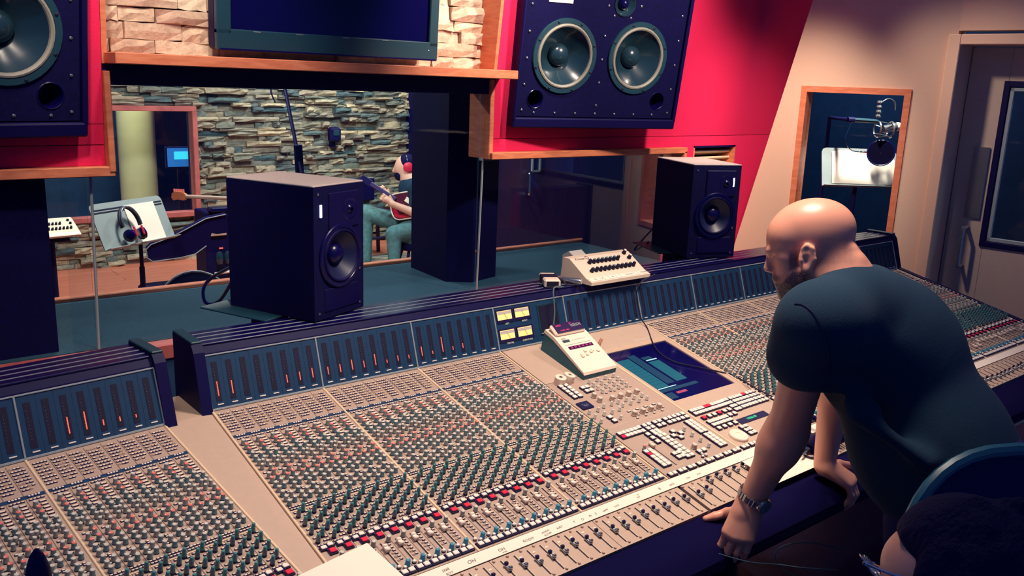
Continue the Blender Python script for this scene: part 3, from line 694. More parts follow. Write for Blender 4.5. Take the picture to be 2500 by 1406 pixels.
def digits(b, txt, cx, cy, h, mt):
    w = h * .5
    for i, ch in enumerate(txt):
        x = cx + (i - (len(txt) - 1) / 2) * w * 1.7
        for s in SEG[ch]:
            dx, dy, ho = {'a': (0, .5, 1), 'g': (0, 0, 1), 'd': (0, -.5, 1), 'f': (-.5, .25, 0), 'b': (.5, .25, 0), 'e': (-.5, -.25, 0), 'c': (.5, -.25, 0)}[s]
            b.box((x + dx * w, cy + dy * h, .0022), (w * .9 if ho else .0009, .0009 if ho else h * .42, .0006), mt)
def bridge(par, deck, u0, u1, bays, endl, endr, first, lit):
    """meter bridge: body, slatted top, end panels, one meter panel per bay"""
    prof = [(.0, .003), (.048, .150), (.060, .168), (.185, .168), (.185, -.30), (.02, -.02)]
    b = MB(); b.T = deck.V; b.prism(prof[::-1] if False else prof, 0, u0, u1, 'navy'); b.build('bridge_body', par, 0)
    for i in range(4):
        b = MB(); b.T = deck.V; b.box(((u0 + u1) / 2, .072 + i * .034, .1715), (u1 - u0 - .004, .028, .007), 'navy_gloss', .002); b.build('top_slat', par, 0)
    for i in range(3):
        b = MB(); b.T = deck.V; b.box(((u0 + u1) / 2, .0885 + i * .034, .1745), (u1 - u0 - .004, .0022, .0022), 'rail_grey'); b.build('top_bead', par, 0)
    b = MB(); b.T = deck.BW; b.box(((u0 + u1) / 2, .1515, .003), (u1 - u0, .0045, .005), 'rail_grey', .001); b.build('bridge_rail', par, 0)
    b = MB(); b.T = deck.BW; b.box(((u0 + u1) / 2, .0035, .003), (u1 - u0, .006, .005), 'rail_grey', .001); b.build('bridge_rail', par, 0)
    for e, on in ((u0, endl), (u1, endr)):
        if on:
            s = -1 if e == u0 else 1; b = MB(); b.T = deck.V
            pr = [(-.014, -.012), (.036, .158), (.052, .180), (.195, .180), (.195, -.30), (.0, -.06)]
            x0, x1 = (e - .030, e) if s < 0 else (e, e + .030)
            b.prism(pr, 0, x0, x1, 'navy'); b.build('end_panel', par, 0)
            b = MB(); b.T = deck.V; b.box(((x0 + x1) / 2, .123, .183), (.030, .146, .006), 'woofer_frame', .002); b.build('end_trim', par, 0)
    n = first
    for (a, c, kind) in bays:
        b = MB(); b.T = deck.BW; b.box((a, .077, .003), (.0045, .146, .006), 'rail_grey', .001); b.build('bridge_divider', par, 0)
        b = MB(); b.T = deck.BW; b.box(((a + c) / 2, .0775, .001), (c - a - .005, .142, .003), 'teal_panel'); pn = b.build('meter_panel', par, 0)
        if kind == 'm':
            N = 8 if c - a < .35 else 9; p = (c - a - .010) / N
            for k in range(N):
                x = a + .005 + (k + .5) * p; b = MB(); b.T = deck.BW
                b.box((x - .001, .078, .0028), (.0155, .108, .0012), 'slot_black')
                b.box((x + .001, .0155, .0032), (.0165, .0030, .0022), 'white_key')
                for q in range(9): b.box((x - .0035, .045 + q * .0085, .0036), (.0010, .0009, .0005), 'led_dim')
                L = lit.get(n, 0)
                if L: b.box((x - .0008, .038 + L / 2, .0037), (.0026, L, .0007), 'led_red')
                digits(b, '%02d' % (n % 100), x, .0285, .0058, 'led_red' if (n in (1, 8, 6)) else 'led_dim')
                b.build('meter', pn, 0)
                if k: 
                    b = MB(); b.T = deck.BW; b.box((x - p / 2, .0775, .0027), (.0009, .142, .0006), 'woofer_frame'); b.build('module_seam', pn, 0)
                n += 1
    b = MB(); b.T = deck.BW; b.box((bays[-1][1], .077, .003), (.0045, .146, .006), 'rail_grey', .001); b.build('bridge_divider', par, 0)

UC = [0, .33, .66, .99]; UR = [1.70 + .33 * i for i in range(7)]; UEND = UR[-1] + .003
con = thing('mixing_console', 'long grey-beige mixing console with rows of knobs and a dark meter bridge', 'mixing console', (1.8, -.4, 0))
# chassis, armrest, pedestals
prof = [(-.03, -.030), (-.915, -.225), (-.915, -.30), (-.35, -.46), (.18, -.46), (.18, -.03)]
b = MB(); b.T = main.V; b.prism(prof, 0, -.03, UEND + .03, 'navy'); b.build('chassis', con, 0)
for x in (.25, 1.9, 3.45): MB().box((x, -.12, (H - .45) / 2), (.22, .45, H - .45), 'navy', .01).build('pedestal', con, 0)
ar = [(-.915, -.207), (-.985, -.216), (-1.020, -.228), (-1.042, -.250), (-1.046, -.275), (-1.030, -.297), (-.915, -.305)]
b = MB(); b.T = main.V; b.prism(ar, 0, -.03, UEND + .03, 'rubber'); b.build('armrest', con, 30)
for x in (UEND + .018,): place_box('side_rail', con, main, x - .012, x + .012, .0, .937, -.05, .012, 'navy', .004)
# panels
for u0 in UC[:3] + UR[:6]:
    place_box('channel_panel', con, main, u0 + .003, u0 + .327, .002, .783, -.02, .0015, 'taupe')
    place_box('strip_bar', con, main, u0 + .004, u0 + .326, .1305, .1425, .0012, .0024, 'teal_panel')
    place_box('section_rail', con, main, u0 + .004, u0 + .326, .4735, .4760, .0012, .0032, 'cream_rail')
    place_box('section_rail', con, main, u0 + .004, u0 + .326, .7595, .7640, .0012, .0020, 'teal_panel')
    for k in range(1, 8): place_box('channel_seam', con, main, u0 + .005 + k * .04 - .0005, u0 + .005 + k * .04 + .0005, .010, .78, .0012, .0020, 'ink')
for u in UC + UR: place_box('bay_rail', con, main, u - .003, u + .003, .0, .785, -.02, .0045, 'cream_rail', .0012)
for u0 in UC[:3] + [1.0, 1.337] + UR[:6]:
    u1 = u0 + (.33 if u0 not in (1.337,) else .36)
    place_box('fader_panel', con, main, u0 + .001, u1 - .001, .822, .934, -.02, .0015, 'taupe_light')
ls = place_box('label_strip', con, main, .0, UEND, .786, .820, -.02, .0030, 'paper')
place_box('panel_edge', con, main, .0, UEND, .8205, .8218, -.02, .0040, 'ink')
# handwriting on the strip
for txt, px, py, sz in (('SNR', 1088, 1392, .011), ('BOT', 1098, 1400, .010), ('OH', 1151, 1371, .015), ('OH', 1224, 1342, .013), ('wide', 1232, 1347, .007), ('ROOM', 1290, 1318, .011), ('MONO', 1332, 1298, .008), ('ROOM', 1338, 1304, .008),
                        ('HAT', 1366, 1288, .010), ('T', 1402, 1275, .011), ('O', 1422, 1268, .011), ('M', 1441, 1260, .011), ('S', 1454, 1254, .011), ('SAMP', 1478, 1246, .008), ('KICK', 1506, 1235, .008),
                        ('V', 1557, 1208, .009), ('KEY', 1559, 1214, .007), ('*', 1612, 1196, .024), ('BASS', 1640, 1183, .009), ('GTR', 1680, 1167, .008), ('VOX', 1706, 1157, .008)):
    u, v = main.hit(px, py, .003); link('handwriting', text_mesh(txt, sz, 'ink', .2), ls, M4=main.M(u, v, .0034, random.uniform(-.1, .12)))
# channels
items = []; rd = random.Random(11)
for u0 in UC[:3] + UR[:6]:
    for k in range(8): channel(items, u0 + .005 + k * .04, rd)
# lower faders (one per channel plus the centre)
lows = [u0 + .005 + k * .04 for u0 in UC[:3] for k in range(8)] + [1.0 + .04 * k for k in range(8)] + [1.345 + .04 * k for k in range(9)] + [u0 + .005 + k * .04 for u0 in UR[:6] for k in range(8)]
for n, c in enumerate(lows):
    v = .858 + rd.choice((.012, .016, .02, .004)) if n < 26 else .845
    if n in (10, 11, 16, 14): v = .878
    if c > UR[0]: v = .895 + rd.uniform(-.004, .004)
    items.append(('mini', c + .020, v, 0)); items.append(('slot', c + .020, .878, 0))
    items.append(('bump', c + .004, .829, 0)); items.append(('bump', c + .026, .926, 0)); items.append(('flag', c + .031, .846, 0))
# ---- centre section
place_box('blank_panel', con, main, 1.000, 1.330, .002, .2355, -.02, .0015, 'taupe_light')
place_box('centre_panel', con, main, 1.000, 1.330, .2375, .783, -.02, .0015, 'taupe')
place_box('bay_rail', con, main, 1.330, 1.3365, .0, .785, -.02, .004, 'cream_rail', .0012)
place_box('screen_panel', con, main, 1.337, 1.697, .002, .149, -.02, .0015, 'taupe_light')
for a, c, v0, v1 in ((1.337, 1.352, .149, .4845), (1.674, 1.697, .149, .4845), (1.337, 1.697, .4845, .783)): place_box('screen_panel', con, main, a, c, v0, v1, -.02, .0015, 'taupe_light')
for i in range(5): place_box('panel_stripe', con, main, 1.345, 1.69, .126 + i * .004, .1268 + i * .004, .0012, .0019, 'cream_rail')
link('lettering', text_mesh('STUDIO  COMPUTER', .0085, 'white_text'), con, M4=main.M(1.585, .112, .0022))
mat('screen_glass', (10, 8, 70), .12, coat=.3, emit=.10); mat('ui_teal', (8, 84, 104), .4, emit=.3); mat('ui_teal2', (6, 54, 84), .4, emit=.25); mat('ui_line', (150, 200, 206), .4, emit=.5); mat('ui_red', (150, 60, 90), .4, emit=.4); mat('ui_green', (20, 70, 80), .4, emit=.3)
sc = place_box('console_screen', con, main, 1.353, 1.673, .150, .4835, -.015, -.002, 'screen_glass')
place_box('screen_window', sc, main, 1.358, 1.418, .205, .402, -.002, -.0012, 'ui_teal'); place_box('screen_window', sc, main, 1.424, 1.462, .190, .390, -.002, -.0012, 'ui_teal2')
place_box('screen_window', sc, main, 1.470, 1.515, .215, .232, -.002, -.0012, 'ui_teal2'); place_box('screen_window', sc, main, 1.474, 1.530, .250, .388, -.002, -.0012, 'ui_teal')
place_box('screen_bar', sc, main, 1.476, 1.530, .236, .242, -.002, -.0010, 'ui_line'); place_box('screen_bar', sc, main, 1.360, 1.450, .404, .408, -.002, -.0010, 'ui_line')
place_box('screen_window', sc, main, 1.358, 1.545, .412, .428, -.002, -.0012, 'ui_teal2'); place_box('screen_window', sc, main, 1.358, 1.395, .436, .470, -.002, -.0012, 'ui_teal2'); place_box('screen_window', sc, main, 1.410, 1.460, .440, .452, -.002, -.0012, 'ui_red')
for i in range(10): place_box('screen_bar', sc, main, 1.362, 1.414, .215 + i * .018, .2158 + i * .018, -.0012, -.0009, 'ui_teal2')
def grid(k, u0, u1, nu, v0, v1, nv, red=()):
    for i in range(nu):
        for j in range(nv):
            u = u0 + (u1 - u0) * i / max(nu - 1, 1); v = v0 + (v1 - v0) * j / max(nv - 1, 1)
            items.append(('key_rs' if (i, j) in red else k, u, v, 0))
for g in ((1.034, 1.056, 2, .272, .340, 5), (1.100, 1.118, 2, .306, .327, 2), (1.059, 1.059, 1, .476, .497, 2), (1.226, 1.308, 5, .557, .576, 2), (1.178, 1.198, 2, .557, .576, 2), (1.104, 1.104, 1, .557, .638, 5),
          (1.130, 1.150, 2, .557, .574, 2), (1.020, 1.087, 5, .559, .576, 2, ((0, 1),)), (1.130, 1.148, 2, .592, .606, 2), (1.134, 1.152, 2, .620, .732, 8), (1.104, 1.121, 2, .706, .724, 2), (1.283, 1.301, 2, .600, .657, 5),
          (1.284, 1.302, 2, .677, .735, 5), (1.190, 1.210, 2, .730, .730, 1), (1.028, 1.046, 2, .662, .734, 6, ((0, 1),)), (1.353, 1.455, 7, .558, .576, 2, ((4, 0), (5, 0))), (1.472, 1.502, 3, .558, .576, 2),
          (1.516, 1.533, 2, .556, .614, 4), (1.555, 1.626, 5, .556, .612, 4, ((4, 0),)), (1.646, 1.684, 3, .556, .612, 4), (1.362, 1.362, 1, .604, .604, 1, ((0, 0),)), (1.389, 1.413, 2, .604, .604, 1), (1.439, 1.439, 1, .604, .604, 1, ((0, 0),)),
          (1.466, 1.491, 2, .604, .604, 1), (1.358, 1.441, 6, .630, .648, 2), (1.465, 1.489, 2, .628, .628, 1), (1.360, 1.442, 4, .668, .668, 1), (1.440, 1.458, 2, .696, .732, 3)): grid('key_s', *g)
for p in ((1.195, .618), (1.214, .634), (1.178, .636), (1.195, .652)): items.append(('key_s', *p, 0))
for i in range(8): items += [('key', 1.012 + i * .0415, .7745, 0), ('key', 1.029 + i * .0415, .7745, 0)]
for i in range(9): items += [('key', 1.347 + i * .040, .7745, 0), ('key', 1.364 + i * .040, .7745, 0)]
for i in range(4):
    for j in range(4):
        items.append(('knob_m', 1.147 + .0377 * i, .286 + .0217 * j, rd.uniform(-2, 2))); items.append(('btn', 1.160 + .0377 * i, .292 + .0217 * j, 0))
    items.append(('knob_big', 1.147 + .0377 * i, .396, 0)); items.append(('btn', 1.164 + .0377 * i, .392, 0)); items.append(('knob_m', 1.150 + .037 * i, .421, 0)); items.append(('knob_m', 1.150 + .0377 * i, .442, 0))
    items.append(('knob_big', 1.150 + .0383 * i, .494, 0)); items.append(('btn', 1.166 + .0383 * i, .489, 0)); items.append(('btn', 1.166 + .0383 * i, .499, 0)); items.append(('btn_w', 1.150 + .0383 * i, .472, 0)); items.append(('btn', 1.148 + .0383 * i, .512, 0))
items += [('knob_big', 1.100, .360, 0), ('knob_big', 1.100, .387, 0), ('knob_big', 1.192, .707, 0)]
for p in ((1.120, .422), (1.085, .422), (1.051, .431), (1.122, .456), (1.087, .458), (1.053, .457), (1.013, .431), (1.013, .457), (1.013, .485), (1.089, .494), (1.238, .626), (1.239, .658), (1.242, .690), (1.242, .723)): items.append(('knob_m', *p, rd.uniform(-2, 2)))
items += [('knob_r', 1.035, .648, 0), ('fader', 1.071, .645, 0), ('btn_rd', 1.180, .752, 0), ('btn_rd', 1.196, .752, 0), ('btn_rd', 1.188, .742, 0)]
bank(con, main, items)
place_box('fader_slot', con, main, 1.0695, 1.0725, .634, .746, .0012, .0022, 'slot_black')
for a in ((1.060, 1.095, .628, .629), (1.060, 1.095, .750, .751), (1.095, 1.096, .628, .751), (1.160, 1.232, .700, .701), (1.160, 1.161, .700, .745), (1.135, 1.27, .374, .375), (1.135, 1.27, .460, .461), (1.135, 1.29, .522, .523), (1.02, 1.10, .515, .516)): place_box('panel_line', con, main, *a, .0012, .0019, 'cream_rail')
tp = place_box('touch_pad', con, main, 1.010, 1.058, .370, .409, .0015, .007, 'black', .002)
b = MB(); b.T = main.M(1.034, .3895, .0074)
for r in (.006, .0105): b.tube([(r * math.cos(t), r * .8 * math.sin(t), 0) for t in [math.radians(200 + i * 28) for i in range(6)]], .0006, 'rail_grey', 5)
b.tube([(-.011, .006, 0), (-.005, -.005, 0), (0, .006, 0), (.005, -.005, 0), (.011, .006, 0)], .0006, 'rail_grey', 5, 0); b.build('emblem', tp)
b = MB(); b.T = main.W; b.lathe([(.031, .0015), (.031, .008), (.029, .0105), (.012, .0100), (.011, .0085), (.0, .0083)], 'cream', 32, (1.388, -.724, 0), cap=False); b.build('jog_wheel', con)
mat('lcd_green', (40, 220, 150), .4, emit=1.0)
lc = place_box('display', con, main, 1.462, 1.610, .655, .682, .0015, .0040, 'black'); link('lettering', text_mesh('10586:09', .014, 'lcd_green'), lc, M4=main.M(1.530, .668, .0045))
# meter bridge
lit = {1: .040, 2: .036, 6: .022, 7: .024, 8: .028, 9: .022, 10: .024, 11: .030, 12: .020, 13: .034, 14: .010, 15: .016, 16: .012, 17: .030, 18: .010, 19: .048, 20: .012, 21: .016}
MBAYS = [(UC[0], UC[1], 'm'), (UC[1], UC[2], 'm'), (UC[2], UC[3], 'm'), (.99, 1.312, 'v'), (1.312, 1.70, 'm')] + [(UR[i], UR[i + 1], 'm') for i in range(6)]
bridge(con, main, 0, UEND, MBAYS, True, True, 1, lit)
for i, (x, t, nm) in enumerate(((1.000, .100, 'LEFT'), (1.078, .100, 'RIGHT'), (1.000, .033, 'CENTRE'), (1.078, .033, 'SURROUND'))):
    b = MB(); b.T = main.BW; b.box((x + .036, t + .0175, .0035), (.074, .048, .004), 'black', .001); vm = b.build('vu_meter', con, 0)
    b = MB(); b.T = main.BW; b.box((x + .034, t + .0205, .0058), (.062, .031, .001), 'vu_face'); b.box((x + .034, t + .029, .0066), (.060, .010, .0008), 'knob_top'); b.build('dial', vm, 0)
    b = MB(); b.T = main.BW; b.box((x + .038, t + .016, .0075), (.0008, .024, .0006), 'ink', 0, Matrix.Rotation(.5, 3, 'Z')); b.build('needle', vm, 0)
    link('lettering', text_mesh(nm, .0085, 'white_text'), vm, M4=main.B(x + .040, t - .010, .0065))
b = MB(); b.T = main.BW; b.box((1.232, .088, .0035), (.100, .098, .004), 'woofer_frame', .001); b.box((1.232, .088, .006), (.086, .086, .002), 'slot_black'); b.build('small_display', con, 0)
b = MB(); b.T = main.BW; b.box((1.232, .0335, .006), (.095, .003, .004), 'rail_grey'); b.build('display_lip', con, 0)
for i in range(4):
    b = MB(); b.T = main.BW; b.box((1.195 + i * .014, .020, .006), (.010, .008, .005), 'navy_gloss', .001); b.build('bridge_key', con, 0)
# ---- left wing, turned in, with the wedge plate between
win_ = thing('console_wing', 'separate console section turned inward at the lower left of the picture', 'mixing console', (-.45, -.4, 0))
WU = [-.66, -.33, 0]
b = MB(); b.T = wing.V; b.prism(prof, 0, -.66, 0, 'navy'); b.build('chassis', win_, 0)
b = MB(); b.T = wing.V; b.prism(ar, 0, -.66, 0, 'rubber'); b.build('armrest', win_, 30)
b = MB(); b.T = wing.V; b.box((-.35, -.12, -H / 2 - .2), (.22, .45, H - .42), 'navy', .01); b.build('pedestal', win_, 0)
items = []
for u0 in WU[:2]:
    place_box('channel_panel', win_, wing, u0 + .003, u0 + .327, .002, .783, -.02, .0015, 'taupe')
    place_box('strip_bar', win_, wing, u0 + .004, u0 + .326, .1305, .1425, .0012, .0024, 'teal_panel')
    place_box('section_rail', win_, wing, u0 + .004, u0 + .326, .4735, .4760, .0012, .0032, 'cream_rail')
    place_box('fader_panel', win_, wing, u0 + .001, u0 + .329, .822, .934, -.02, .0015, 'taupe_light')
    for k in range(1, 8): place_box('channel_seam', win_, wing, u0 + .005 + k * .04 - .0005, u0 + .005 + k * .04 + .0005, .010, .78, .0012, .0020, 'ink')
    for k in range(8): channel(items, u0 + .005 + k * .04, rd); items += [('mini', u0 + .025 + k * .04, .87, 0), ('slot', u0 + .025 + k * .04, .878, 0)]
for u in WU: place_box('bay_rail', win_, wing, u - .003, u + .003, .0, .785, -.02, .0045, 'cream_rail', .0012)
place_box('label_strip', win_, wing, -.66, 0, .786, .820, -.02, .003, 'paper')
bank(win_, wing, items)
bridge(win_, wing, -.66, 0, [(-.66, -.33, 'm'), (-.33, 0, 'm')], False, True, 65, {75: .040, 76: .044, 77: .014, 78: .012, 79: .008, 74: 0})
# wedge plate
b = MB(); p = [main.W @ Vector((-.004, -.0, -.001)), wing.W @ Vector((.004, 0, -.001)), wing.W @ Vector((.004, -.80, -.001)), main.W @ Vector((-.004, -.80, -.001))]
p0 = [main.W @ Vector((-.004, .18, -.001)), wing.W @ Vector((.004, .18, -.001))]
for q in p0: q.z = H - .001
vs = [p0[0], p0[1], p[1], p[2], p[3], p[0]]; b.add(vs + [v - Vector((0, 0, .02)) for v in vs], [(0, 1, 2, 5), (5, 2, 3, 4), (6, 11, 8, 7), (11, 10, 9, 8), (0, 6, 7, 1), (1, 7, 8, 2), (2, 8, 9, 3), (3, 9, 10, 4), (4, 10, 11, 5), (5, 11, 6, 0)], 'taupe_light')
b.build('wedge_plate', con, 0)
# ================================================================ THINGS
def plate(b, w, h, holes, th, mt, n=28):
    """front plate in local x-z (0..w, 0..h), y=0 front to y=th, with round holes (x, z, r)"""
    import bmesh
    bm = bmesh.new(); loops = [[(0, 0), (w, 0), (w, h), (0, h)]] + [[(x + r * math.cos(2 * math.pi * i / n), z + r * math.sin(2 * math.pi * i / n)) for i in range(n)] for x, z, r in holes]
    ed = []
    for L in loops:
        vs = [bm.verts.new((x, 0, z)) for x, z in L]; ed += [bm.edges.new((vs[i], vs[(i + 1) % len(vs)])) for i in range(len(vs))]
    bmesh.ops.triangle_fill(bm, use_beauty=True, edges=ed, normal=(0, -1, 0))
    bm.verts.index_update(); vs = [v.co.copy() for v in bm.verts]; fs = []
    for f in bm.faces:
        q = [v.index for v in f.verts]; fs.append(tuple(q if f.normal.y <= 0 else q[::-1]))
    bm.free(); b.add(vs, fs, mt); i0 = 0
    for k, L in enumerate(loops):
        m_ = len(L); A = [(x, 0, z) for x, z in L]; B = [(x, th, z) for x, z in L]
        b.add(A + B, [((i, m_ + i, m_ + (i + 1) % m_, (i + 1) % m_) if k == 0 else (i, (i + 1) % m_, m_ + (i + 1) % m_, m_ + i)) for i in range(m_)], mt)
    return b
def woofer(par, T, x, z, r, gloss=True):
    P = lambda b: setattr(b, 'T', T)
    ax = (0, -1, 0)
    b = MB(); P(b); b.lathe([(r * .84, .0), (r, -.002), (r, .006), (r * .985, .010), (r * .87, .010), (r * .84, .002)], 'woofer_frame', 40, (x, 0, z), ax, cap=False); d = b.build('driver_frame', par)
    b = MB(); P(b); b.lathe([(r * .87, .004), (r * .845, .013), (r * .81, .015), (r * .775, .011), (r * .76, .002)], 'surround', 40, (x, 0, z), ax, cap=False); b.build('surround', d)
    b = MB(); P(b); pr = [(r * .765, .004)] + [(r * (.765 - .47 * t), .004 - r * .42 * t ** .85) for t in (.2, .4, .6, .8, 1)]; b.lathe(pr, 'cone_grey', 40, (x, 0, z), ax, cap=False); b.build('cone', d)
    b = MB(); P(b); b.lathe([(r * .31 * math.cos(t), .004 - r * .40 + r * .26 * math.sin(t)) for t in [i * math.pi / 2 / 8 for i in range(9)]], 'cone_grey', 28, (x, 0, z), ax, cap=False); b.build('dust_cap', d)
    for i in range(8):
        a = i * math.pi / 4 + .35; b = MB(); P(b); b.lathe([(.006, .009), (.006, .013), (.003, .0145)], 'slot_black', 8, (x + r * .935 * math.cos(a), 0, z + r * .935 * math.sin(a)), ax); b.build('bolt', d)
def port(par, T, x, z, r):
    b = MB(); b.T = T; b.lathe([(r, .002), (r * 1.06, .0035), (r * 1.12, .001)], 'navy_gloss', 28, (x, 0, z), (0, -1, 0), cap=False); q = b.build('port', par)
    b = MB(); b.T = T; b.lathe([(r, .002), (r * .95, -.02), (r * .92, -.10), (.001, -.10)], 'navy_gloss', 28, (x, 0, z), (0, -1, 0), cap=False); b.build('port_tube', q)
def soffit_monitor(name, label, o, yaw, tilt, flip):
    w, h, dep = .95, 1.15, .42
    Fx = Vector((math.cos(yaw), math.sin(yaw), 0)); N0 = Vector((math.sin(yaw), -math.cos(yaw), 0)); U = Vector((0, 0, 1)) * math.cos(tilt) + N0 * math.sin(tilt)
    T = frame(o, Fx, -(Fx.cross(U)), U)                 # x right, y into the cabinet, z up
    X = (lambda x: w - x) if flip else (lambda x: x)
    t = thing(name, label, 'speaker', tuple(T @ Vector((w / 2, 0, 0))))
    wo = [(X(.24), .297, .182), (X(.675), .305, .182)]; po = [(X(.10), .085, .042), (X(.84), .092, .042)]; tw = (X(.555), .565, .055)
    b = MB(); b.T = T; plate(b, w, h, [(x, z, r * .84) for x, z, r in wo] + [(x, z, r) for x, z, r in po] + [(tw[0], tw[1], tw[2])], .03, 'navy_matte'); b.build('baffle', t, 0)
    b = MB(); b.T = T; b.box((w / 2, .03 + dep / 2, h / 2), (w + .03, dep, h + .06), 'navy', .006)
    b2 = MB(); b2.T = T
    for c, d in (((w / 2, .06, -.03), (w + .04, .16, .05)), ((-.012, .14, h / 2), (.02, .32, h + .04)), ((w + .012, .14, h / 2), (.02, .32, h + .04))): b2.box(c, d, 'navy', .006)
    b2.build('cabinet', t, 0)
    b = MB(); b.T = T; b.box((w / 2, .30, h / 2), (w - .01, .04, h - .01), 'slot_black'); b.build('cabinet_back', t, 0)
    for x, z, r in wo: woofer(t, T, x, z, r)
    for x, z, r in po: port(t, T, x, z, r)
    b = MB(); b.T = T; b.lathe([(.062, .004), (.058, .006), (.036, -.018), (.030, -.022)], 'cone_grey', 28, (tw[0], 0, tw[1]), (0, -1, 0), cap=False); tn = b.build('tweeter_horn', t)
    b = MB(); b.T = T; b.lathe([(.030 * math.cos(q), -.022 + .034 * math.sin(q)) for q in [i * math.pi / 2 / 6 for i in range(7)]], 'navy_gloss', 20, (tw[0], 0, tw[1]), (0, -1, 0), cap=False); b.build('dome', tn)
    sm = MB().lathe([(.0062, 0), (.0062, .003), (.0035, .0048)], 'silver', 8, (0, 0, 0), (0, -1, 0)).mesh('screw', 40)
    for x, z in [(.03, .03 + .125 * i) for i in range(8)] + [(.92, .03 + .125 * i) for i in range(8)] + [(.46, .06 + .115 * i) for i in range(4)] + [(.10 + .12 * i, .018) for i in range(7)] + [(.46, .55), (.50, .60), (.60, .50), (.655, .56), (.50, .505)]:
        link('screw', sm, t, M4=T @ Matrix.Translation((X(x), -.0005, z)))
    if not flip:
        b = MB(); b.T = T; b.box((.185, -.002, .595), (.135, .002, .10), 'paper', .0008); cdx = b.build('card', t, 0)
        for i in range(4):
            b = MB(); b.T = T; b.box((.185, -.0034, .565 + i * .012), (.09, .0006, .0015), 'ink'); b.build('print_line', cdx, 0)
    return t
o = at(1258, 283, 1, 1.17)
soffit_monitor('wall_monitor_speaker', 'large black twin-woofer speaker set in the red wall right of the television', o, math.radians(-11.5), math.radians(8), False)
o = at(196, 294, 1, 1.17); ya = math.radians(11.5)
soffit_monitor('wall_monitor_speaker', 'large black speaker cut off by the left edge, set in the red wall', o - Vector((math.cos(ya), math.sin(ya), 0)) * .95, ya, math.radians(8), True)
# ---- television
tv = thing('television', 'wide dark flat television on the warm stone wall', 'television', (1.02, 1.24, H + .97))
Tt = frame((.513, 1.185, H + .972), (1, 0, 0), (0, .9986, .052), (0, -.052, .9986))
def tb(name, c, d, mt, bev=.003, par=None):
    b = MB(); b.T = Tt; b.box(c, d, mt, bev); return b.build(name, par or tv, 0)
TW, THH = 1.015, .61
tb('casing', (TW / 2, .055, THH / 2), (TW, .07, THH), 'navy', .01)
for c, d in (((TW / 2, .01, .04), (TW, .028, .080)), ((TW / 2, .01, THH - .022), (TW, .028, .044)), ((.029, .01, THH / 2), (.058, .028, THH - .12)), ((TW - .024, .01, THH / 2), (.048, .028, THH - .12))): tb('bezel', c, d, 'woofer_frame', .004)
mat('tv_glass', (8, 4, 64), .15); tb('screen', (TW / 2, .016, THH / 2 + .02), (TW - .1, .012, THH - .12), 'tv_glass', 0)
for i, x in enumerate((.16, .34, .55, .74)): tb('painted_glint', (x, -.0045, .075), (.03, .002, .002), 'rail_grey', 0)  # pale bars standing in for glints along the lower bezel
tb('lower_edge', (TW / 2, .008, .004), (TW - .02, .03, .008), 'navy_gloss', .002); tb('power_lamp', (TW - .05, -.005, .045), (.004, .002, .004), 'white_text', 0)
tb('wall_bracket', (TW / 2, .095, .3), (.4, .03, .3), 'navy')
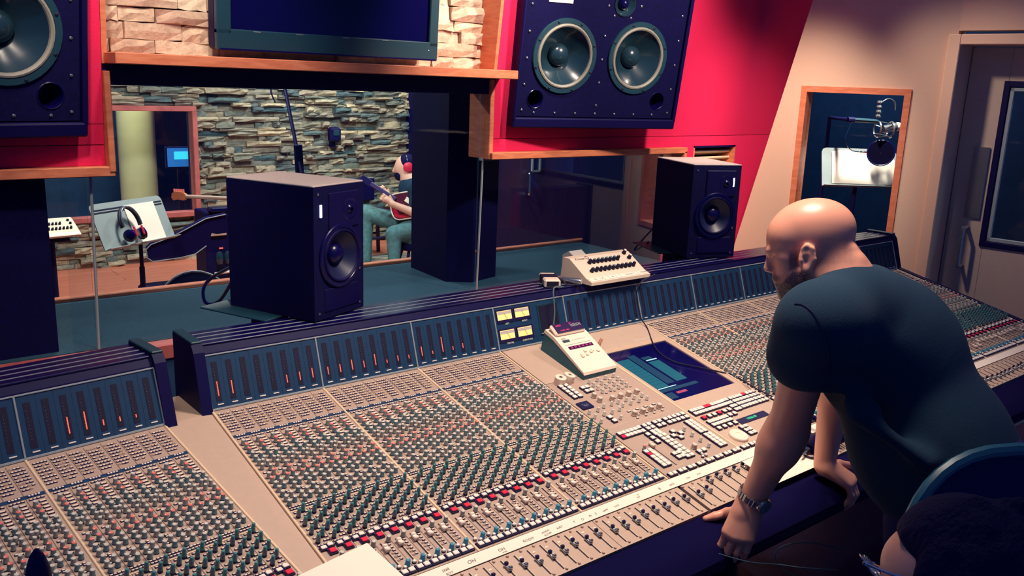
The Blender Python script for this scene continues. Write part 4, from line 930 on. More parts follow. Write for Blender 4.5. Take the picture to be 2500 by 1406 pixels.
# ---- near-field speakers
def nearfield(label, o, yaw, side):
    w, d, h = .23, .343, .398
    T = frame(o, (math.cos(yaw), math.sin(yaw), 0), (-math.sin(yaw), math.cos(yaw), 0), (0, 0, 1))
    t = thing('studio_monitor', label, 'speaker', tuple(T @ Vector((w / 2, d / 2, 0))), 'pair of near-field speakers behind the console')
    wz = .185; wx = w / 2 + .004
    b = MB(); b.T = T; plate(b, w, h, [(wx, wz, .080)], .02, 'navy_matte'); b.build('baffle', t, 0)
    b = MB(); b.T = T
    for c, dd in (((.009, d / 2 + .01, h / 2), (.018, d - .02, h)), ((w - .009, d / 2 + .01, h / 2), (.018, d - .02, h)), ((w / 2, d / 2 + .01, .009), (w - .036, d - .02, .018)), ((w / 2, d - .009, h / 2), (w - .036, .018, h - .036))): b.box(c, dd, 'navy_matte')
    b.build('cabinet', t, 0)
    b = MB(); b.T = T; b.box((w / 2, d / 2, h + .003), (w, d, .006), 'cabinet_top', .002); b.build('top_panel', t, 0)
    for pr, nm, mt_ in (([(.0805, .0), (.0985, -.001), (.0985, .005), (.096, .008), (.085, .008), (.0805, .003)], 'driver_frame', 'navy_gloss'), ([(.083, .004), (.080, .010), (.076, .011), (.072, .005)], 'surround', 'navy'), ([(.073, .006), (.052, -.012), (.034, -.024)], 'cone', 'cone_dark')):
        b = MB(); b.T = T; b.lathe(pr, mt_, 36, (wx, 0, wz), (0, -1, 0), cap=False); b.build(nm, t)
    b = MB(); b.T = T; b.lathe([(.035 * math.cos(q), -.026 + .026 * math.sin(q)) for q in [i * math.pi / 2 / 6 for i in range(7)]], 'navy_gloss', 24, (wx, 0, wz), (0, -1, 0), cap=False); b.build('dust_cap', t)
    b = MB(); b.T = T; b.box((w / 2 + .02, -.002, h - .075), (.14, .006, .11), 'navy', .004); tp_ = b.build('tweeter_plate', t, 0)
    b = MB(); b.T = T; b.lathe([(.036, .004), (.032, .006), (.016, .002), (.013, .008), (.006, .012)], 'navy_gloss', 24, (w / 2 + .045, 0, h - .075), (0, -1, 0), cap=False); b.build('tweeter', tp_)
    bx = .028 if side < 0 else w - .035
    b = MB(); b.T = T; b.box((bx, -.004, h - .070), (.0085, .004, .038), 'badge_light', .001); b.build('lit_badge', t, 0)
    b = MB(); b.T = T; b.box((w / 2 + .01, -.001, .055), (.16, .004, .070), 'navy', .02); b.build('port_slot', t, 0)
    for x, z in ((.02, .02), (w - .02, .02), (w - .02, .13), (.02, h - .02)):
        b = MB(); b.T = T; b.lathe([(.004, 0), (.004, .002), (.002, .003)], 'silver', 8, (x, 0, z), (0, -1, 0)); b.build('screw', t)
    # stand
    st = thing('speaker_stand', 'dark stand with a flat shelf under the %s near-field speaker' % ('left' if side < 0 else 'right'), 'stand', tuple((T @ Vector((w / 2, d / 2, 0))) * 1.0)[:2] + (0,))
    b = MB(); b.T = T; b.box((w / 2 - .03, d / 2 + .095, -.004), (w + .08, d - .07, .006), 'woofer_frame', .002); b.build('shelf', st, 0)
    c = T @ Vector((w / 2 - .02, d / 2 + .10, 0))
    MB().box((c.x, c.y, (c.z - .012) / 2 + .01), (.09, .09, c.z - .04), 'navy', .004).build('post', st, 0)
    MB().box((c.x, c.y, .012), (.36, .36, .02), 'navy', .004).build('foot_plate', st, 0)
    return T
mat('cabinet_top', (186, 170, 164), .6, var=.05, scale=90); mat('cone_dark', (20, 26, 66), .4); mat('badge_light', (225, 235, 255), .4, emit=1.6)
TL = nearfield('black near-field speaker on the left, standing before the stone live-room view', (.349, .082, H + .180), math.radians(22), -1)
TR = nearfield('black near-field speaker on the right, standing before the vent', (2.157, .176, H + .180), math.radians(-22), 1)
# ---- headphone amplifier boxes with two rows of knobs
mat('box_cream', (242, 216, 190), .45)
def mixer_box(label, T, w, d, hf, hb, writing, group):
    t = thing('headphone_mixer', label, 'headphone mixer', tuple(T.translation), group)
    b = MB(); b.T = T; b.prism([(0, 0), (d, 0), (d - .01, hb), (d - .045, hb), (.030, hf), (0, hf * .55)], 0, 0, w, 'box_cream'); b.build('case', t, 0)
    sl_ = math.atan2(hb - hf, d - .045 - .030)
    P = T @ Matrix.Translation((0, .030, hf)) @ Matrix.Rotation(sl_, 4, 'X')
    LL = math.hypot(hb - hf, d - .075)
    km = TMESH_BK
    k2 = TMESH_BT
    for i in range(8): link('knob', k2 if 1 <= i <= 6 else km, t, M4=P @ Matrix.Translation((.075 + i * .0215, LL * .68, 0)) @ Matrix.Rotation(random.uniform(-2, 2), 4, 'Z'))
    for i in range(11): link('knob', km if i not in (5,) else k2, t, M4=P @ Matrix.Translation((.052 + i * .0225, LL * .28, 0)) @ Matrix.Rotation(random.uniform(-2, 2), 4, 'Z'))
    for x, y in ((.285, LL * .92), (.290, LL * .66)): link('knob', TMESH_BW, t, M4=P @ Matrix.Translation((x, y, 0)))
    FF = T @ Matrix.Translation((0, .0, hf * .55)) @ Matrix.Rotation(math.atan2(hf * .45, .030), 4, 'X')
    if writing:
        link('lettering', text_mesh('Private', .017, 'ink', .1), t, M4=P @ Matrix.Translation((.045, LL * .92, .0008)))
        link('lettering', text_mesh('Q', .026, 'slot_black'), t, M4=P @ Matrix.Translation((.084, LL * .93, .0008)))
    b = MB(); b.T = FF; b.box((w / 2, .017, .0008), (w - .012, .022, .0010), 'paper'); tp_ = b.build('write_on_strip', t, 0)
    if writing:
        for x, s_ in ((.022, 'Sn'), (.055, 'L R'), (.115, 'Ac'), (.205, 'VOCAL'), (.285, 'ME|ME')): link('handwriting', text_mesh(s_, .013, 'ink', .25), tp_, M4=FF @ Matrix.Translation((x + .01, .017, .0016)))
        for x in (.04, .08, .105, .145, .165, .245, .262):
            b = MB(); b.T = FF; b.box((x, .017, .0014), (.0008, .022, .0004), 'ink'); b.build('strip_line', tp_, 0)
    return t
def T_blk(top):
    b = MB(); b.lathe([(.0085, 0), (.0085, .004), (.0070, .006), (.0062, .0175), (.0050, .019)], 'slot_black', 12, mats=['slot_black', 'slot_black', 'slot_black', top]); b.box((0, .004, .0192), (.0014, .005, .0006), 'white_text'); return b.mesh('knob', 40)
TMESH_BK = T_blk('slot_black'); TMESH_BT = T_blk('knob_teal'); TMESH_BW = T_blk('white_key')
mixer_box('cream headphone mixer box with black knobs on top of the console bridge', Matrix.Translation((1.425, .012, H + .176)), .318, .170, .022, .080, True, 'cream headphone mixer boxes')
# small devices on the bridge
t = thing('pocket_recorder', 'small white and black rectangular device lying on the bridge beside the cream mixer', 'device', (1.32, .10, H + .176))
Rz = Matrix.Rotation(-.55, 3, 'Z')
MB().box((1.310, .115, H + .191), (.060, .125, .030), 'box_cream', .005, Rz).build('body', t, 0)
MB().box(Vector((1.310, .115, H + .1915)) + Rz @ Vector((0, .012, .0)), (.0615, .060, .0305), 'slot_black', .003, Rz).build('black_band', t, 0)
MB().box(Vector((1.310, .115, H + .191)) + Rz @ Vector((0, -.0625, .0)), (.044, .003, .018), 'slot_black', 0, Rz).build('front_window', t, 0)
mt_ = thing('metal_tube', 'short silver tube lying between the white device and the cream mixer', 'tube', (1.38, .06, H + .176))
MB().lathe([(.010, 0), (.012, .004), (.012, .085), (.010, .090), (.008, .090)], 'silver', 16, (1.352, .118, H + .190), (.50, -.87, 0)).build('barrel', mt_)
MB().lathe([(.0085, 0), (.0085, .003)], 'knob_top', 16, (1.397, .0395, H + .190), (.50, -.87, 0)).build('end_cap', mt_)
t = thing('power_adapter', 'small grey wedge-shaped box standing behind the cream mixer', 'box', (1.72, .26, H + .176))
b = MB(); b.T = Matrix.Translation((1.545, .215, H + .176)) ; b.prism([(0, 0), (.09, 0), (.09, .055), (.055, .075), (0, .045)], 0, 0, .07, 'knob_top'); b.build('case', t, 0)
b = MB(); b.T = Matrix.Translation((1.545, .215, H + .176)); b.box((.035, -.002, .022), (.045, .004, .026), 'rail_grey', .001); b.build('front_plate', t, 0)
# ---- white remote control on the centre section
rm = thing('reverb_remote', 'white sloping remote controller with red displays and dark green sides on the console', 'remote', tuple(main.W @ Vector((1.22, -.16, 0))))
mat('remote_side', (12, 92, 108), .45); mat('display_dark', (40, 6, 70), .2); mat('seg_red', (255, 40, 90), .4, emit=1.3); mat('seg_mag', (150, 20, 80), .4, emit=.3)
Tr = main.M(1.143, .262, .0015)                     # local x right, y back, z up
Wd, Ln, hf, hb = .152, .222, .026, .078
b = MB(); b.T = Tr; b.prism([(0, 0), (Ln, 0), (Ln, hb - .010), (Ln - .05, hb - .014), (0, hf - .008)], 0, 0, Wd, 'remote_side'); b.build('base', rm, 0)
b = MB(); b.T = Tr; b.prism([(-.001, hf - .008), (Ln - .05, hb - .016), (Ln + .001, hb - .010), (Ln - .002, hb + .002), (Ln - .052, hb - .004), (.004, hf)], 0, -.001, Wd + .001, 'cream'); b.build('top_shell', rm, 0)
sl2 = math.atan2(hb - .004 - hf, Ln - .056); P = Tr @ Matrix.Translation((0, .004, hf)) @ Matrix.Rotation(sl2, 4, 'X')
def rp(nm, x, y, w_, d_, mt_, h_=.0012, par=None):
    b = MB(); b.T = P; b.box((x, y, h_ / 2 + .0003), (w_, d_, h_), mt_); return b.build(nm, par or rm, 0)
b = MB(); b.T = P; b.box((Wd / 2, .196, .006), (Wd - .012, .048, .016), 'cream', .006, Matrix.Rotation(.10, 3, 'X')); b.build('display_hood', rm, 0)
PD = P @ Matrix.Translation((0, .196, .0150)) @ Matrix.Rotation(.10, 4, 'X')
b = MB(); b.T = PD; b.box((Wd / 2, 0, 0), (Wd - .026, .040, .0016), 'display_dark'); dd = b.build('display', rm, 0)
for txt, x, y, sz, mt__ in (('LARGE', .034, .010, .008, 'seg_red'), ('1.8 SEC   MID', .050, -.012, .007, 'seg_red'), ('MIX', .090, .013, .006, 'seg_red')): link('lettering', text_mesh(txt, sz, mt__), dd, M4=PD @ Matrix.Translation((x, y, .0012)))
for i in range(8):
    b = MB(); b.T = PD; b.box((.088 + i * .0062, .003, .0012), (.0011, .012, .0005), 'white_text'); b.build('scale_mark', dd, 0)
rp('badge', .034, .146, .030, .011, 'woofer_frame'); link('lettering', text_mesh('BASIC', .008, 'ink'), rm, M4=P @ Matrix.Translation((.030, .158, .0012)))
rp('thin_line', .090, .146, .065, .001, 'knob_top'); rp('thin_line', Wd / 2, .128, .118, .001, 'knob_top')
dm = rp('lower_display', Wd / 2, .112, .110, .013, 'display_dark', .0016)
for i in range(6): rp('segment', .034 + i * .017, .112, .010, .008, 'seg_mag', .0024, dm)
for x, y in ((.074, .086), (.050, .074), (.072, .070), (.096, .078), (.106, .083), (.128, .076), (.048, .066)): rp('key', x, y, .010, .008, 'box_cream', .0045)
# tape rolls
for (u, v, lab, lean) in ((1.046, .252, 'white tape roll, left of the pair beside the white remote', 0), (1.083, .250, 'white tape roll, right of the pair beside the white remote', .18)):
    T = main.M(u, v, .0015) @ Matrix.Rotation(lean, 4, 'Y')
    t = thing('tape_roll', lab, 'tape roll', tuple(T.translation), 'tape rolls on the console')
    b = MB(); b.T = T; b.lathe([(.007, 0), (.0185, 0), (.0190, .001), (.0190, .026), (.0180, .027), (.007, .027), (.007, 0)], 'cream', 24, cap=False); b.build('tape', t)
    b = MB(); b.T = T; b.lathe([(.0045, 0), (.0072, 0), (.0072, .0275), (.0045, .0275), (.0045, 0)], 'taupe', 16, cap=False); b.build('core', t)
t = tag(MB().tube([main.W @ Vector((1.352, -.115, .004)), main.W @ Vector((1.352, -.115, .03)), main.W @ Vector((1.358, -.115, .045))], .006, 'skin', 8).build('ear_plug'), 'small orange cylinder standing beside the white remote', 'ear plug')
# ---- cables
def cable(label, pts, r=.0022, mt_='slot_black'):
    return tag(MB().tube(pts, r, mt_, 6, 6).build('cable'), label, 'cable')
DP = lambda px, py, h=.004: main.W @ Vector((main.hit(px, py, h)[0], -main.hit(px, py, h)[1], h))
cable('thin black cable running over the console screen and down its right edge', [Vector((1.752, -.004, H + .188)), at(1557, 700, 1, -.016) , at(1563, 770, 1, -.014), DP(1580, 800), DP(1601, 850, .006), DP(1640, 880), DP(1700, 895), DP(1755, 907), DP(1795, 918), DP(1840, 945, .02), DP(1885, 968, .02)], .0024)
cable('pale grey cable hanging from the white device to the remote', [Vector((1.262, .130, H + .182)), Vector((1.30, .03, H + .184)), at(1352, 704, 1, -.006), at(1354, 760, 1, -.022), at(1350, 806, 1, -.035)], .0026, 'knob_teal')
cable('black cable looping behind the left near-field speaker', [TL @ Vector((.06, .345, .13)), atD(520, 676, 3.05), atD(497, 705, 3.02), atD(503, 740, 3.0), atD(535, 735, 3.0), TL @ Vector((.02, .347, .08))], .006, 'navy_gloss')
cable('black cable curling behind the right near-field speaker', [TR @ Vector((.05, .345, .12)), atD(1560, 595, 4.35), atD(1550, 612, 4.35), TR @ Vector((-.02, .33, .01))], .004, 'navy_gloss')
# ---- sheets of paper
def sheet(label, a, ex, ey, w_, h_, n=6, curl=.006):
    ex = Vector(ex).normalized(); ey = Vector(ey); ey = (ey - ex * ey.dot(ex)).normalized(); nz = ex.cross(ey)
    if nz.z < 0: nz = -nz
    b = MB(); g = [[Vector(a) + ex * w_ * i / n + ey * h_ * j / n + nz * curl * math.sin(i / n * 3.1) * math.sin(j / n * 2.6) for j in range(n + 1)] for i in range(n + 1)]
    vs = [p for r_ in g for p in r_]; vs += [p - nz * .0006 for p in vs]; N = (n + 1) ** 2; fs = []
    for i in range(n):
        for j in range(n):
            q = (i * (n + 1) + j, (i + 1) * (n + 1) + j, (i + 1) * (n + 1) + j + 1, i * (n + 1) + j + 1); fs += [q, tuple(N + k for k in q[::-1])]
    for i in range(n):
        for k0, k1 in ((i * (n + 1), (i + 1) * (n + 1)), (i * (n + 1) + n, (i + 1) * (n + 1) + n), (i, i + 1), (n * (n + 1) + i, n * (n + 1) + i + 1)): fs.append((k0, k1, N + k1, N + k0))
    b.add(vs, fs, 'paper'); return tag(b.build('paper_sheet', None, 40), label, 'paper')
hp = .030; pA = DP(896, 1325, hp); pB = DP(990, 1410, hp); pC = DP(735, 1392, hp)
sheet('blank white sheet of paper lying over the knobs at the bottom edge', pA, pB - pA, pC - pA, .297, .21)
# things on the console behind the man's arms
sp0 = DP(1893, 1182, .02)
sheet('white sheet of paper lying on the console between the two arms', sp0, (1, 0, 0), (0, 1, .222), .297, .12, curl=.002)
hd = thing('headphones', 'black headphones lying on the console behind the two arms', 'headphones', tuple(DP(1985, 1062, .03)))
Th = Matrix.Translation(DP(1985, 1062, .032)) @ Matrix.Rotation(TH, 4, 'X')
b = MB(); b.T = Th; b.tube([(.085 * math.cos(a), .085 * math.sin(a), .01 + .01 * math.sin(a)) for a in [math.radians(-20 + 22 * i) for i in range(11)]], .010, 'navy_gloss', 8); b.build('headband', hd)
for s in (-1, 1):
    b = MB(); b.T = Th; b.lathe([(.036, -.012), (.040, 0), (.036, .016), (.02, .022)], 'navy', 20, (.085 * s * .96, -.030, .008), (s * -1, 0, .35)); b.build('ear_cup', hd)
PJ = main.hit(1972, 1094, .03); b = MB(); b.T = main.M(PJ[0], PJ[1], .024, .25); b.box((0, 0, .010), (.050, .030, .020), 'navy_gloss', .005); b.box((-.045, .006, .012), (.05, .005, .005), 'silver'); b.box((-.045, -.006, .012), (.05, .005, .005), 'silver')
tag(b.build('cable_plug', None), 'black plug with two metal prongs lying on the white paper', 'plug')
cable('black cable curling from the plug on the paper', [DP(1958, 1104, .034), DP(1966, 1112, .026), DP(1984, 1117, .026), DP(2010, 1110, .03), DP(2040, 1090, .03)], .003)
# slim dark post at lower left
b = MB(); b.T = Matrix.Translation((-.640, -1.17, 0)); b.lathe([(.016, 0), (.015, 1.285), (.013, 1.305), (.008, 1.321), (.002, 1.33)], 'navy', 14); ps = thing('upright_post', 'slim dark pointed post at the lower left corner before the console wing', 'post', (-.640, -1.17, 0)); b.build('pole', ps)
b = MB(); b.T = Matrix.Translation((-.640, -1.17, 0)); b.lathe([(.16, 0), (.16, .012), (.02, .025)], 'navy', 24); b.build('base', ps)
b = MB(); b.T = Matrix.Translation((-.640, -1.17, 0)); b.box((.018, .0, .66), (.008, .012, 1.16), 'knob_teal', .002); b.build('side_strip', ps, 0)
# wooden fascia under the right end of the armrest
MB().box((2.95, -1.006, H - .40), (1.5, .02, .17), 'wood_red', .003).build('front_fascia', con, 0)
MB().box((2.95, -1.012, H - .312), (1.5, .03, .010), 'cream_rail', .002).build('fascia_edge', con, 0)

# ================================================================ LIVE ROOM
def music_stand(label, c, yaw, tilt, w_, h_, z0, hole=True):
    t = thing('music_stand', label, 'music stand', (c[0], c[1], 0))
    T = Matrix.Translation((c[0], c[1], z0)) @ Matrix.Rotation(yaw, 4, 'Z') @ Matrix.Rotation(-tilt, 4, 'X')   # desk in local x-z, leaning back
    b = MB(); b.T = T; r = .03
    pts = [(-w_ / 2, 0), (w_ / 2, 0), (w_ / 2, h_ - r), (w_ / 2 - .3 * r, h_ - .3 * r), (w_ / 2 - r, h_), (-w_ / 2 + r, h_), (-w_ / 2 + .3 * r, h_ - .3 * r), (-w_ / 2, h_ - r)]
    b.prism(pts, 1, 0, .006, 'desk_metal'); b.build('desk', t, 0)
    b = MB(); b.T = T; b.box((0, -.025, -.003), (w_, .056, .006), 'desk_metal', .001); b.build('ledge', t, 0)
    if hole:
        for z in (h_ * .80, h_ * .86):
            b = MB(); b.T = T; b.box((0, -.001, z), (w_ * .96, .003, .008), 'slot_black'); b.build('desk_slot', t, 0)
    MB().cyl((c[0], c[1] + .03, .30), (c[0], c[1] + .03, z0 + .06), .013, 'navy', 10).build('pole', t)
    MB().cyl((c[0], c[1] + .03, .25), (c[0], c[1] + .03, .60), .018, 'navy', 10).build('lower_pole', t)
    for i in range(3):
        a = i * 2.094 + .5; MB().cyl((c[0], c[1] + .03, .28), (c[0] + .30 * math.cos(a), c[1] + .03 + .30 * math.sin(a), .01), .010, 'navy', 8).build('leg', t)
    return t, T
mat('desk_metal', (150, 158, 156), .5)
BL = atD(257, 612, 5.45); BR = at(428, 577, 2, BL.z); ed_ = BR - BL
rv = ray(214, 501); Dq = ((BL - CAM).dot(ed_)) / rv.dot(ed_); TLc = CAM + rv * Dq; wS = ed_.length; hS = (TLc - BL).length
pc = (BL + BR) / 2; YW = math.atan2(ed_.y, ed_.x); nb_ = Vector((ed_.y, -ed_.x, 0)).normalized(); tiltS = math.atan2(-(TLc - BL).dot(nb_), (TLc - BL).z)
ms, Tm = music_stand('grey music stand with a white sheet and headphones behind the glass', (pc.x, pc.y), YW, tiltS, wS, hS, pc.z)
b = MB(); b.T = Tm; b.add([(-.04, -.005, .004), (wS * .36, -.005, .004), (wS * .36, -.005, hS * .88), (-.04, -.005, hS * .88), (-.04, -.002, .004), (wS * .36, -.002, .004), (wS * .36, -.002, hS * .88), (-.04, -.002, hS * .88)], [(0, 1, 2, 3), (7, 6, 5, 4), (0, 4, 5, 1), (1, 5, 6, 2), (2, 6, 7, 3), (3, 7, 4, 0)], 'paper')
tag(b.build('music_sheet', None, 0), 'white sheet on the grey music stand in the live room', 'paper')
h2 = thing('headphones', 'black headphones with red ear cups hanging on the grey music stand', 'headphones', tuple(Tm @ Vector((-.07, -.05, .05))))
for q, mt_, z in ((.010, 'slot_black', 0), (.005, 'silver', .02)):
    b = MB(); b.T = Tm; b.tube([(-.085 + .075 * math.cos(a), -.05 - z, .13 + .11 * math.sin(a)) for a in [math.radians(-10 + 20 * i) for i in range(11)]], q, mt_, 8); b.build('headband', h2)
for s in (-1, 1):
    b = MB(); b.T = Tm; b.lathe([(.035, -.02), (.042, 0), (.036, .02), (.015, .03)], 'navy_gloss', 18, (-.075 + s * .05, -.055, .055), (s, -.5, 0)); cu = b.build('ear_cup', h2)
    b = MB(); b.T = Tm; b.box((-.075 + s * .032, -.092, .07), (.016, .012, .065), 'key_red', .005); b.build('red_stripe', cu, 0)
pq = atD(112, 585, 5.5)
mixer_box('cream headphone mixer box behind the glass at the left', frame((pq.x - .10, pq.y, pq.z), Matrix.Rotation(.12, 3, 'Z') @ Vector((1, 0, 0)), Matrix.Rotation(.12, 3, 'Z') @ Vector((0, .96, .28))), .318, .20, .022, .05, False, 'cream headphone mixer boxes')
st = thing('mixer_stand', 'dark stand carrying the cream mixer box behind the glass', 'stand', (pq.x + .05, pq.y + .1, 0))
MB().cyl((pq.x + .05, pq.y + .1, .02), (pq.x + .05, pq.y + .1, pq.z - .005), .02, 'navy', 10).build('pole', st); MB().lathe([(.18, 0), (.18, .015), (.03, .03)], 'navy', 24, (pq.x + .05, pq.y + .1, 0)).build('base', st); MB().box((pq.x + .05, pq.y + .1, pq.z - .006), (.2, .14, .008), 'navy', 0, Matrix.Rotation(.28, 3, 'X')).build('shelf', st, 0)
# guitar case (open lid), black box, drum-like round case, amplifier
g0 = atD(362, 640, 6.3); 
def case_outline(b, T, th, mt_):
    pts = [(0, .05), (.05, 0), (.35, .0), (.52, .02), (.66, .10), (.74, .24), (.80, .22), (.92, .22), (1.0, .28), (1.0, .40), (.92, .44), (.70, .42), (.55, .36), (.30, .26), (.06, .20), (0, .15)]
    b.T = T; b.prism(pts, 1, 0, th, mt_); return b
gc = thing('guitar_case', 'dark guitar case with a thin bright rim leaning behind the music stand', 'guitar case', tuple(g0))
Tg = Matrix.Translation(g0) @ Matrix.Rotation(-.25, 4, 'Z') @ Matrix.Rotation(-.10, 4, 'Y') @ Matrix.Diagonal((.62, 1, .62, 1))
case_outline(MB(), Tg, .10, 'navy').build('shell', gc, 30)
b = MB(); b.T = Tg; b.tube([(0, -.004, .15), (0, -.004, .05), (.05, -.004, 0), (.35, -.004, 0), (.52, -.004, .02), (.66, -.004, .10)], .006, 'rail_grey', 6, 0); b.build('rim', gc)
b = MB(); b.T = Tg; b.tube([(0, -.004, .15), (.06, -.004, .20), (.30, -.004, .26), (.55, -.004, .36), (.70, -.004, .42), (.92, -.004, .44)], .006, 'rail_grey', 6, 0); b.build('rim', gc)
bx = atD(388, 685, 6.4)
t = thing('equipment_box', 'small black latched box on the wooden floor behind the glass', 'box', (bx.x, bx.y, 0)); MB().box((bx.x, bx.y, .17), (.24, .24, .34), 'navy', .02).build('shell', t, 0); MB().box((bx.x + .01, bx.y - .125, .22), (.05, .012, .07), 'silver', .004).build('latch', t, 0)
ds = atD(475, 722, 5.2)
t = thing('round_case', 'dark round case with a silver rim on the floor behind the glass', 'round case', (ds.x, ds.y, 0))
nrm = Vector((-.30, -.95, .15)); q_ = Vector((0, 0, 1)).rotation_difference(nrm); cc = Vector((ds.x, ds.y, ds.z - .05))
b = MB(); b.lathe([(.20, 0), (.20, .09), (.17, .10), (0.001, .10)], 'navy', 40, cc, nrm, cap=True); b.build('shell', t)
MB().tube([cc + q_ @ Vector((.20 * math.cos(a), .20 * math.sin(a), .092)) for a in [i * math.pi / 12 for i in range(25)]], .006, 'rail_grey', 6, 0).build('rim', t)
MB().cyl((ds.x, ds.y + .1, 0), (ds.x, ds.y + .08, cc.z), .03, 'navy').build('post', t)
am = atD(522, 600, 7.1)
t = thing('amplifier', 'dark guitar amplifier with a pale control panel beside the left near-field speaker', 'amplifier', (am.x, am.y, 0))
MB().box((am.x + .14, am.y + .1, (am.z + .28) / 2), (.42, .24, am.z + .28), 'navy', .01).build('cabinet', t, 0); MB().box((am.x + .03, am.y - .03, am.z + .17), (.13, .02, .17), 'taupe_light', .004).build('control_panel', t, 0)
for i in range(3): MB().cyl((am.x + i * .04 - .01, am.y - .055, am.z + .14), (am.x + i * .04 - .01, am.y - .038, am.z + .14), .010, 'slot_black').build('knob', t)
MB().box((am.x + .05, am.y - .024, am.z - .02), (.03, .008, .010), 'led_red').build('pilot_lamp', t, 0)
MB().box((am.x + .06, am.y - .03, am.z + .30), (.20, .10, .035), 'navy_gloss', .008).build('handle', t, 0)
for i in range(2): MB().lathe([(.022, 0), (.03, .03), (.03, .07), (.015, .1)], 'cone_grey', 12, (am.x + .02 + i * .07, am.y - .06, am.z - .14)).build('tube', t)
MB().cyl((am.x - .02, am.y - .05, am.z - .22), (am.x + .18, am.y - .05, am.z - .21), .012, 'cream').build('bar', t)
# guitar on a stand, only its head and neck clear the speaker
gA = atD(420, 478, 6.2); gB = atD(552, 484, 5.9); dv = (gB - gA).normalized(); up = Vector((0, 0, 1))
t = thing('electric_guitar', 'guitar lying level with its red-brown headstock pointing left', 'guitar', tuple(gA))
Tn = frame(gA, dv, (up - dv * up.dot(dv)), None)
b = MB(); b.T = Tn; b.prism([(0, -.012), (.02, -.03), (.06, -.022), (.13, -.028), (.16, -.014), (.16, .014), (.12, .03), (.05, .032), (.01, .02)], 2, -.008, .008, 'wood_trim'); b.build('headstock', t, 0)
b = MB(); b.T = Tn; b.box((.44, 0, 0), (.58, .026, .022), 'taupe', .008); b.build('neck', t, 0)
for i in range(6):
    b = MB(); b.T = Tn; b.cyl((.03 + i * .02, .028, 0), (.03 + i * .02, .05, .0), .006, 'knob_red', 8); b.build('tuning_peg', t)
b = MB(); b.T = Tn; b.prism([(.70, -.04), (.78, -.15), (.95, -.12), (1.05, -.17), (1.15, -.10), (1.15, .10), (1.05, .17), (.95, .12), (.78, .14), (.70, .04)], 2, -.022, .022, 'wood_red'); b.build('body', t, 30)
b = MB(); b.cyl(Tn @ Vector((.95, 0, 0)) * 1.0, Vector(((Tn @ Vector((.95, 0, 0))).x, (Tn @ Vector((.95, 0, 0))).y, 0)), .02, 'navy'); b.build('stand_post', t)
# boom microphone stand
ba = atD(688, 178, 5.4); bb = atD(740, 440, 5.2)
t = thing('boom_stand', 'tall thin dark microphone boom rising above the left near-field speaker', 'microphone stand', (bb.x + .02, bb.y, 0))
MB().cyl(ba, bb, .011, 'navy', 8).build('boom', t); mid = atD(728, 395, 5.25)
MB().cyl(mid + Vector((0, 0, .10)), mid + Vector((.01, 0, -.10)), .026, 'navy', 10).build('clutch', t); MB().cyl(bb, Vector((bb.x + .03, bb.y, .03)), .013, 'navy', 8).build('pole', t); MB().lathe([(.16, 0), (.16, .02), (.03, .03)], 'navy', 20, (bb.x + .03, bb.y, 0)).build('base', t)
MB().tube([atD(658, 178, 5.4), atD(662, 225, 5.4), atD(672, 250, 5.4)], .005, 'navy').build('loose_cord', t)
wb = at(816, 328, 1, 6.52)
t = thing('wall_lamp', 'small dark square lamp fixed to the grey stone wall', 'lamp', tuple(wb)); MB().box(wb, (.13, .10, .15), 'navy', .02).build('housing', t, 0); MB().box(wb + Vector((0, -.052, .02)), (.07, .006, .06), 'woofer_frame', .004).build('lens', t, 0); MB().box(wb + Vector((0, .05, -.1)), (.05, .05, .08), 'navy').build('bracket', t, 0)
# lit computer monitor in the booth window
m0 = at(408, 362, 1, 7.1); m1 = at(472, 406, 1, 7.1)
t = thing('computer_monitor', 'lit blue computer screen seen through the far window', 'monitor', ((m0.x + m1.x) / 2, 7.1, m1.z)); cx, cz, ww, hh = (m0.x + m1.x) / 2, (m0.z + m1.z) / 2, m1.x - m0.x, m0.z - m1.z
mat('screen_blue', (50, 120, 190), .4, emit=.6); mat('screen_cyan', (70, 220, 235), .4, emit=.9); mat('screen_pink', (150, 130, 190), .4, emit=.6)
MB().box((cx, 7.13, cz), (ww + .03, .04, hh + .03), 'navy', .006).build('casing', t, 0); MB().box((cx, 7.106, cz), (ww, .006, hh), 'screen_blue').build('screen', t, 0); MB().box((cx + .01, 7.101, cz + .02), (ww * .55, .004, hh * .42), 'screen_cyan').build('screen_window', t, 0); MB().box((cx + ww * .4, 7.101, cz + hh * .25), (ww * .18, .004, hh * .4), 'screen_pink').build('screen_window', t, 0); MB().box((cx, 7.14, (cz - hh / 2) / 2), (.05, .03, cz - hh / 2), 'navy').build('stand_post', t, 0)
